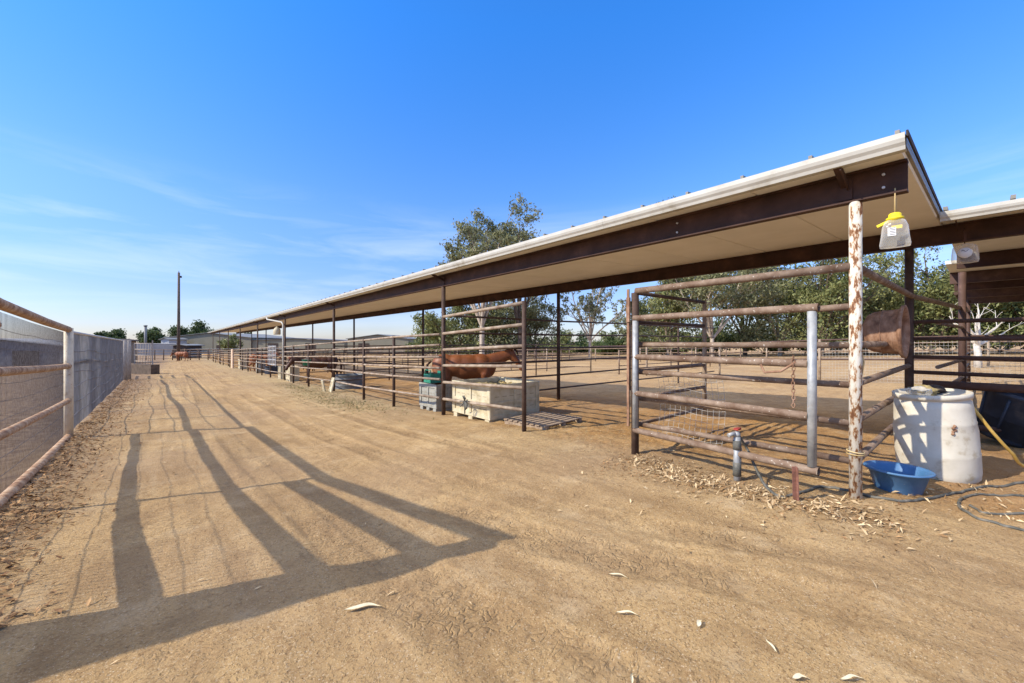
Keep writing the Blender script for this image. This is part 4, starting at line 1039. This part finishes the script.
def tree(label, cat, x, y, H, W, leafm, barkm, seed, nl=9000, leaf=.4, base=.25, dens=1.0, name='eucalyptus_tree', clump=.14, forks=7, group=None, lean=0, trunk_r=None, top_peak=None):
    rnd = random.Random(seed); zb = g(x,y)
    tt = thing(name, label, cat, (x,y,zb), group)
    mb = MB(); tips = []
    tr = trunk_r or H*.016
    def branch(p, d, L, r_, lv):
        pts = [p]; rs = [r_]; n = 5
        for k in range(n):
            d = (d+Vector((rnd.uniform(-1,1),rnd.uniform(-1,1),rnd.uniform(-.3,.6)))*.16).normalized()
            p = p+d*L/n; pts.append(p); rs.append(max(r_*(1-.62*(k+1)/n), .012))
            if lv < 2 and k >= 1:
                for _ in range(2 if lv == 0 else 1):
                    a = rnd.uniform(0,6.28); nd_ = (d*.6+Vector((math.cos(a),math.sin(a),rnd.uniform(.0,.5)))*(.8)).normalized()
                    branch(p, nd_, L*rnd.uniform(.35,.6)*(1-.13*k), rs[-1]*.55, lv+1)
            if lv >= 1 and k >= 2: tips.append((p.copy(), lv))
        mb.tube(pts, rs, 7 if lv == 0 else 5, cap=False)
        tips.append((p.copy(), lv))
    p0 = Vector((x,y,zb-.2)); hb = H*base
    mb.tube([p0, p0+Vector((lean*hb*.5,0,hb*.5)), p0+Vector((lean*hb,0,hb+.2))], [tr*1.25,tr*1.05,tr*.95], 9, cap=False)
    top = p0+Vector((lean*hb,0,hb))
    for k in range(forks):
        a = 2*math.pi*k/forks+rnd.uniform(-.4,.4); sp_ = rnd.uniform(.12,.55)*W/H*2.4 if k else .05
        d = Vector((math.cos(a)*sp_, math.sin(a)*sp_, 1)).normalized()
        branch(top, d, (H-hb)*rnd.uniform(.5,.82) if k else (H-hb)*.86, tr*.6, 0)
    mb.build('trunk', barkm, tt)
    T = np.array([list(t_[0]) for t_ in tips])
    # keep the crown within its silhouette
    keep = T[:,2] < zb+H*1.08
    T = T[keep]
    if dens < 1: T = T[rng.uniform(size=len(T)) < dens]
    if base <= .13 and name == 'eucalyptus_tree':
        ns = max(30, len(T)//3); aa = rng.uniform(0, 6.28, ns); rr = W*.55*np.sqrt(rng.uniform(0,1,ns))
        T = np.concatenate([T, np.stack([x+rr*np.cos(aa), y+rr*np.sin(aa), zb+H*rng.uniform(.10,.5,ns)], 1)])
    n = len(T); k = rng.integers(0, n, nl)
    cl = rng.normal(size=(nl,3)); cl /= np.linalg.norm(cl,axis=1)[:,None]; cl *= rng.uniform(0,1,(nl,1))**.5
    rad = H*clump*rng.uniform(.35,1.0,n)[k][:,None]*np.array([1,1,.7])
    Pn = T[k]+cl*rad*.75
    Pn = Pn[(Pn[:,2] > zb+hb*.4)]
    leaves_mesh('crown', Pn, leaf, leafm, tt, .8, .42)
    return tt
def tpx(px, Z, topy): 
    x, y = at(px, Z); return x, y, (341-topy)/F*Z+1.5-g(x,y)
G_ = 'trees along the far side of the paddocks'
spec = [
 ('tall sparse eucalyptus rising above the barn roof, left of centre', 482,58,203, 9.5,'euc',3,17000,.36,.22,.9,.085,9),
 ('smaller eucalyptus crown showing just right of the tall one above the roof', 520,60,219, 7,'euc',31,9000,.36,.22,.85,.085,7),
 ('low spreading eucalyptus under the tall one, seen below the roof line', 458,66,285, 12,'eucg',6,14000,.36,.1,1,.16,9),
 ('drooping olive tree just right of the tall eucalyptus, below the roof line', 500,68,282, 12,'euc',21,14000,.36,.1,1,.16,9),
 ('slim olive tree left of the airy eucalyptus', 535,70,284, 9,'euc',22,8000,.36,.12,1,.13,8),
 ('airy eucalyptus with pale trunks between the tall tree and the gate post', 590,60,268, 8,'euc',8,3200,.36,.2,.6,.06,9),
 ('green bushy tree just behind the corner of the gate, left side', 668,62,268, 10,'eucg',9,14000,.36,.1,1,.14,9),
 ('grey green eucalyptus with a pale trunk behind the gate header', 712,55,236, 10,'euc',10,15000,.34,.16,1,.12,9),
 ('tall olive eucalyptus second from the gate header trunk', 745,64,240, 10,'eucg',23,13000,.36,.12,1,.14,9),
 ('olive eucalyptus behind the middle of the gate', 780,58,240, 10,'euc',11,15000,.36,.12,1,.13,9),
 ('bright green eucalyptus behind the galvanised gate upright', 822,52,232, 10,'eucg',12,16000,.34,.1,1,.13,9),
 ('green tree behind the flaking white post', 866,58,262, 9,'eucg',13,13000,.34,.1,1,.14,9),
 ('rounded green tree between the white post and the kettle', 895,54,268, 9,'euc',24,12000,.34,.1,1,.15,9),
 ('dark green tree behind the rusty kettle, right of the white post', 932,50,236, 10,'eucg',14,16000,.34,.08,1,.14,10),
 ('dense dark tree behind the oxide posts of the second shelter', 985,50,262, 12,'dkleaf',15,16000,.34,.08,1,.16,10),
 ('dense leafy tree at the far right behind the bleached dead tree', 1040,46,250, 12,'eucg',16,16000,.34,.08,1,.15,10),
 ('small dark tree peeping over the gutter in the middle of the roof', 676,75,190, 5,'dkleaf',17,2500,.45,.4,1,.08,5),
 ('weeping grey tree behind the right hand bays', 635,84,305, 8,'euc',18,7000,.42,.1,1,.15,7)]
for (lab,px,Z,ty,W,lm,sd,nl,lf_,bs,dn,cl,fk) in spec:
    x, y, H = tpx(px, Z, ty); tree(lab, 'tree', x, y, H, W, M[lm], M['bark' if sd < 12 and sd != 6 else 'barkd'], sd, nl, lf_, bs, dn, clump=cl, forks=fk, group=G_)
# bushes under the trees
for k, (px, Z, ty, W) in enumerate([(560,88,331,14),(610,86,333,13),(665,72,322,11),(715,70,318,12),(765,72,320,12),(815,66,314,11),(862,66,312,10),(905,60,300,10),(950,58,305,10),(1000,58,300,11),(1050,54,300,10),(520,90,334,12),(470,92,334,12)]):
    x, y, H = tpx(px, Z, ty)
    tree('low dark bush at the foot of the tree line, number %d from the left end of the row' % (k+1) if False else ['bush under the airy eucalyptus','bush right of the airy eucalyptus','bush below the corner of the gate','bush behind the gate header trunk','bush below the olive eucalyptus','bush behind the galvanised upright','bush behind the white post','bush behind the kettle','bush behind the oxide posts','bush behind the dead tree','bush at the far right end of the tree line','bush under the smaller roof line eucalyptus','bush under the tall roof line eucalyptus'][k],
         'bush', x, y, H, W*1.1, M['dkleaf' if k%2 else 'eucg'], M['barkd'], 40+k, 7000, .42, .03, 1, name='bush', clump=.42, forks=9, group='bushes under the tree line')
for k in range(15):
    px = 425+k*20; Z = 92+ (k*37%11)
    x, y, H = tpx(px, Z, 331+(k*29%7)-(4 if k > 11 else 0))
    tree(['hedge clump beyond the paddocks, just right of the pale shed','second hedge clump right of the pale shed','hedge clump behind the fence under the tall eucalyptus','hedge clump left of the horse head','hedge clump above the cream crate','hedge clump right of the horse head','hedge clump behind the tall pipe frame post','hedge clump left of the airy eucalyptus','hedge clump directly under the airy eucalyptus','hedge clump right under the airy eucalyptus','hedge clump left of the gate hinge post','hedge clump seen behind the gate hinge post','hedge clump behind the inner gate leaf','hedge clump just right of the inner gate leaf','rightmost hedge clump behind the gate'][k],
         'hedge', x, y, H, 15, M['dkleaf' if k%3 else 'eucg'], M['barkd'], 140+k, 5000, .5, .03, 1, name='hedge_clump', clump=.5, forks=9, group='hedge beyond the paddocks')
# round far trees at left
for k, (px, Z, ty, W, lab) in enumerate([(98,140,333,6,'small dark tree top beside the dark flat roof'),(118,150,329.5,9,'round dark tree left of the mast, far off'),(156,140,328,9,'round dark tree right of the mast'),(180,150,326.5,6,'dark tree directly behind the utility pole'),(202,150,322,9,'rounded dark tree behind the warehouse roof'),(250,150,333,9,'dark tree beyond the far end of the barn'),(437,110,326,7,'small dark tree far off beside the pale shed')]):
    x, y, H = tpx(px, Z, ty); tree(lab, 'tree', x, y, H, W, M['dkleaf'], M['barkd'], 60+k, 8000, .7, .15, 1, name='round_tree', clump=.32, forks=9, group='far round trees')
# tree inside the far pens
x, y, H = tpx(232, 96, 334); tree('yellow green shrub tree beyond the last bay of the barn', 'tree', x, y, H, 5, M['eucg'], M['barkd'], 81, 3000, .4, .1, 1, name='shrub_tree', clump=.2)
# bleached dead tree
rnd = random.Random(5); x, y, _ = sp3(978,367)
dt = thing('dead_tree', 'bleached leafless tree with spreading pale branches in the right paddock', 'tree', (x,y,g(x,y)))
mb = MB(); zb = g(x,y)
mb.tube([(x,y,zb-.1),(x+.1,y,zb+.8),(x-.05,y+.1,zb+1.6)], [.19,.16,.12], 9)
mb.build('trunk', M['deadwood'], dt)
mb = MB()
def dbr(p, d, L, r_, lv):
    pts=[p]; rs=[r_]
    for k in range(5):
        d=(d+Vector((rnd.uniform(-1,1),rnd.uniform(-1,1),rnd.uniform(-.2,.4)))*.25).normalized(); p=p+d*L/5; pts.append(p); rs.append(max(r_*(1-.15*(k+1)),.01))
        if lv<2 and k in (1,3): dbr(p,(d+Vector((rnd.uniform(-1,1),rnd.uniform(-1,1),.3))).normalized(),L*.55,rs[-1]*.6,lv+1)
    mb.tube(pts,rs,6,cap=False)
for k, dd in enumerate([(1,-.9,.35),(-.9,.5,.9),(.2,-.2,1),(-.5,.9,.6),(.9,-.4,.9),(-.3,.1,1)]):
    dbr(Vector((x,y,zb+1.3)), Vector(dd).normalized(), rnd.uniform(1.8,3.0), .10, 0)
mb.build('branches', M['deadwood'], dt)

# ------------------------------------------------------------------ litter
def scatter(name, label, pts, size, m_, asp=.22, up=.012, tilt=.35, curl=.25):
    n = len(pts); P = np.array(pts); zz = gnp(P[:,1])+disp(P[:,0],P[:,1])*np.clip(1.2-(np.hypot(P[:,0],P[:,1])-25)/60,0,1)+up*rng.uniform(.3,1.6,n)
    a = rng.uniform(0,2*np.pi,n); L = size*rng.uniform(.5,1.5,n); w = L*asp*rng.uniform(.6,1.3,n)
    dx = np.stack([np.cos(a),np.sin(a),rng.normal(0,tilt,n)],1); sx = np.stack([-np.sin(a),np.cos(a),rng.normal(0,tilt,n)],1)
    c = np.stack([P[:,0],P[:,1],zz],1); bend = rng.uniform(-1,1,(n,1))*curl*L[:,None]
    sd_ = np.cross(dx, np.array([0,0,1.0]))
    p0 = c-dx*L[:,None]*.5; p1 = c-dx*L[:,None]*.1+sx*w[:,None]*.5+sd_*bend*.3+np.array([0,0,1])*w[:,None]*.3; p2 = c+dx*L[:,None]*.5+sd_*bend*.4; p3 = c-dx*L[:,None]*.1-sx*w[:,None]*.5+sd_*bend*.3+np.array([0,0,1])*w[:,None]*.3
    pm = c+dx*L[:,None]*.05+sd_*bend*.45
    v = np.stack([p0,p1,p2,p3,pm],1).reshape(-1,3)
    f = (np.arange(n)[:,None]*5); F4 = np.concatenate([f+0,f+1,f+4, f+1,f+2,f+4, f+2,f+3,f+4, f+3,f+0,f+4],1).reshape(-1,3)
    me = bpy.data.meshes.new(name); me.vertices.add(len(v)); me.vertices.foreach_set('co', v.astype(np.float32).ravel())
    me.loops.add(F4.size); me.loops.foreach_set('vertex_index', F4.ravel().astype(np.int32))
    me.polygons.add(len(F4)); me.polygons.foreach_set('loop_start', (np.arange(len(F4))*3).astype(np.int32)); me.polygons.foreach_set('loop_total', np.full(len(F4),3,np.int32))
    me.update(); me.materials.append(m_)
    o = bpy.data.objects.new(name, me); col.objects.link(o); tag(o, label, 'leaf litter' , None, 'stuff'); return o
pts = []
for _ in range(950):
    s_ = random.random(); cxp = np.interp(s_,[0,.3,.6,1],[4.75,4.45,4.42,4.5]); cyp = np.interp(s_,[0,.3,.6,1],[3.1,2.3,1.5,.55])
    pts.append((cxp+random.gauss(0,.16), cyp+random.gauss(0,.12)))
for _ in range(260): pts.append((random.gauss(4.3,.5), random.gauss(1.6,.9)))
for _ in range(160): pts.append((random.uniform(5.2,6.6), random.uniform(-.4,.9)))
scatter('dry_leaves', 'pale dry eucalyptus leaves piled under the gate', pts, .056, M['litter'], .26, .014, .55, .5)
pts = [(np.interp(random.random(),[0,.3,.6,1],[4.7,4.45,4.42,4.5])+random.gauss(0,.25), random.uniform(.4,3.3)) for _ in range(1500)]
scatter('broken_leaf_bits', 'small brown broken leaf bits and twigs among the pale leaves under the gate', pts, .035, M['litterbr'], .3, .006, .3, .3)
pts = []
for _ in range(6500):
    y = 3.5+33*random.random()**1.6; pts.append((lx(y)+abs(random.gauss(0,.20+.012*y))+.02+.10*math.sin(y*2.3)*random.random(), y))
scatter('brown_leaf_litter', 'brown leaf litter along the foot of the left fence', pts, .055, M['litterbr'], .35)
pts = [(random.uniform(-1.2,5), random.uniform(.7,1)**1*abs(random.gauss(0,7))+.8) for _ in range(170)]
scatter('scattered_leaves', 'loose pale leaves and twigs scattered over the lane', pts, .05, M['litter'], .18)
pts = []
for _ in range(2600): pts.append((random.gauss(5.7,.7), random.gauss(5.2,.9)))
for _ in range(3200): pts.append((random.uniform(3.6,4.9)+random.gauss(0,.2), random.uniform(4,34)))
for _ in range(1200): pts.append((random.gauss(6.2,.8), random.gauss(1.6,1.1)))
scatter('loose_straw', 'loose straw trodden into the ground by the pens', pts, .06, M['straw'], .07, .008, .15, .1)
# individual larger leaves in the foreground
for k, (px, py, a, s_, lab) in enumerate([(363,611,.2,.21,'long curved pale leaf lying alone on the lane, left foreground'),(618,578,-.35,.12,'slim pale leaf lying right of the shadow tip'),(627,616,-.15,.12,'slim leaf lying in the centre foreground'),(700,626,.9,.07,'small white broad leaf in the foreground'),(771,647,1.6,.09,'greenish leaf standing curled at the lower right'),(633,680,1.2,.08,'curled leaf at the bottom edge'),(852,682,.1,.11,'leaf at the bottom edge, lower right'),(800,681,.1,.07,'small leaf at the bottom edge left of the other')]):
    x, y, _ = sp3(px, py); z = gd(x,y)+.012; n = 8; vs = []
    a -= TH
    for i in range(n+1):
        u = i/n-.5; w = .075*s_*math.sin(math.pi*(i/n)**.8)*(2.2 if s_ < .08 else 1); bend = .07*s_*(1-4*u*u)+.03*s_*math.sin(u*9)
        ux, uy = math.cos(a), math.sin(a); bxp = x+ux*u*s_-uy*bend; byp = y+uy*u*s_+ux*bend; zz = z+.004*math.cos(u*6)
        vs += [(bxp-uy*w, byp+ux*w, zz+.006), (bxp, byp, zz), (bxp+uy*w, byp-ux*w, zz+.006)]
    mb = MB(); fs = []
    for i in range(n):
        o_ = i*3; fs += [(o_,o_+3,o_+4,o_+1),(o_+1,o_+4,o_+5,o_+2)]
    mb.add(vs, fs, True); tag(mb.build('fallen_leaf', M['paleleaf']), lab, 'leaf', 'single leaves on the lane')
# weeds
pts = []
for _ in range(4500):
    c_ = random.choice([(4.0,15.6,.45,1.8),(4.3,20.5,.35,2.2),(4.1,12.5,.4,1.4)])
    pts.append((random.gauss(c_[0],c_[2]), random.gauss(c_[1],c_[3])))
scatter('low_weeds', 'thin low green weeds in front of the pens', pts, .04, M['grass'], .3, .015, .7)

# overhead cable whose shadow crosses the lane
mb = MB()
a = Vector((-14.5,16.0,6.2)); b_ = Vector((6-6.5,.6,6.2))
mb = MB()
# ------------------------------------------------------------------ sky, sun, camera
w = bpy.data.worlds.new('World'); sc.world = w; w.use_nodes = True; t = w.node_tree
sunaz_vec = Vector((-.94,.34,0)).normalized(); EL = R(35.2)
sdir = Vector((sunaz_vec.x*math.cos(EL), sunaz_vec.y*math.cos(EL), math.sin(EL)))
sky = N(t, 'ShaderNodeTexSky', sky_type='NISHITA'); sky.sun_disc = False; sky.sun_elevation = EL
sky.sun_rotation = math.atan2(sunaz_vec.x, sunaz_vec.y); sky.air_density = 1.0; sky.dust_density = .35; sky.ozone_density = 2.6; sky.altitude = 200
hs = N(t, 'ShaderNodeHueSaturation'); hs.inputs['Saturation'].default_value = 1.18; hs.inputs['Value'].default_value = 1.0
link(t, sky.outputs[0], hs.inputs['Color'])
tc_ = N(t, 'ShaderNodeTexCoord'); mp = N(t, 'ShaderNodeMapping'); mp.inputs['Scale'].default_value = (1.2,1.2,9); mp.inputs['Rotation'].default_value = (-.05,.02,1.9)
link(t, tc_.outputs['Generated'], mp.inputs[0])
cn = N(t, 'ShaderNodeTexNoise'); cn.inputs['Scale'].default_value = 2.1; cn.inputs['Detail'].default_value = 9; cn.inputs['Roughness'].default_value = .58; cn.inputs['Distortion'].default_value = .5
link(t, mp.outputs[0], cn.inputs['Vector'])
cf = ramp(t, cn.outputs['Fac'], [(.44,(0,0,0)), (.76,(.34,.34,.34))])
sx_ = N(t, 'ShaderNodeSeparateXYZ'); link(t, tc_.outputs['Generated'], sx_.inputs[0])
bandr = ramp(t, sx_.outputs[2], [(0,(.3,.3,.3)), (.12,(1,1,1)), (.24,(.9,.9,.9)), (.33,(0,0,0))])
mu = N(t, 'ShaderNodeMix', data_type='RGBA', blend_type='MULTIPLY'); mu.inputs[0].default_value = 1
link(t, cf, mu.inputs[6]); link(t, bandr, mu.inputs[7])
elev = ramp(t, sx_.outputs[2], [(0,(.50,.52,.72)), (.10,(.58,.57,.80)), (.27,(.74,.80,1.0)), (.62,(.42,.98,1.45))])
graded = mixc(t, 1.0, hs.outputs[0], elev, 'MULTIPLY')
skyc = mixc(t, mu.outputs[2], graded, (4.6,4.9,5.3))
# bright warm cloud sheet added overhead, out of frame, to lift the ambient light
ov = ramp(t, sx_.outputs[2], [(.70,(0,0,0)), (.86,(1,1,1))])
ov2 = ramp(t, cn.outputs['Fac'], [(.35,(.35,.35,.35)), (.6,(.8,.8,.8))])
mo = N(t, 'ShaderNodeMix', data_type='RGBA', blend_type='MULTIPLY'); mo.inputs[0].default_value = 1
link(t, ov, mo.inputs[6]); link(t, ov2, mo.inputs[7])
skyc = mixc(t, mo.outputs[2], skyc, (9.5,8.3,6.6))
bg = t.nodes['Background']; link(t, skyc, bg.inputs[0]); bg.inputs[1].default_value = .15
sl = bpy.data.lights.new('sun', 'SUN'); sl.energy = 3.5; sl.angle = R(.53); sl.color = (1,.90,.75)
so = bpy.data.objects.new('sun', sl); col.objects.link(so); so.rotation_euler = (-sdir).to_track_quat('-Z','Y').to_euler(); so.location = (0,0,20)
cam = bpy.data.cameras.new('camera'); cam.sensor_width = 36; cam.lens = F/1024*36; cam.clip_end = 6000; cam.clip_start = .05
co_ = bpy.data.objects.new('camera', cam); col.objects.link(co_); co_.location = (0,0,CAMZ); co_.rotation_euler = (R(90),0,-TH); sc.camera = co_
sc.render.engine = 'CYCLES'; sc.view_settings.view_transform = 'Standard'; sc.view_settings.look = 'None'; sc.view_settings.exposure = .75; sc.view_settings.gamma = 1
sc.render.resolution_x = 1024; sc.render.resolution_y = 683
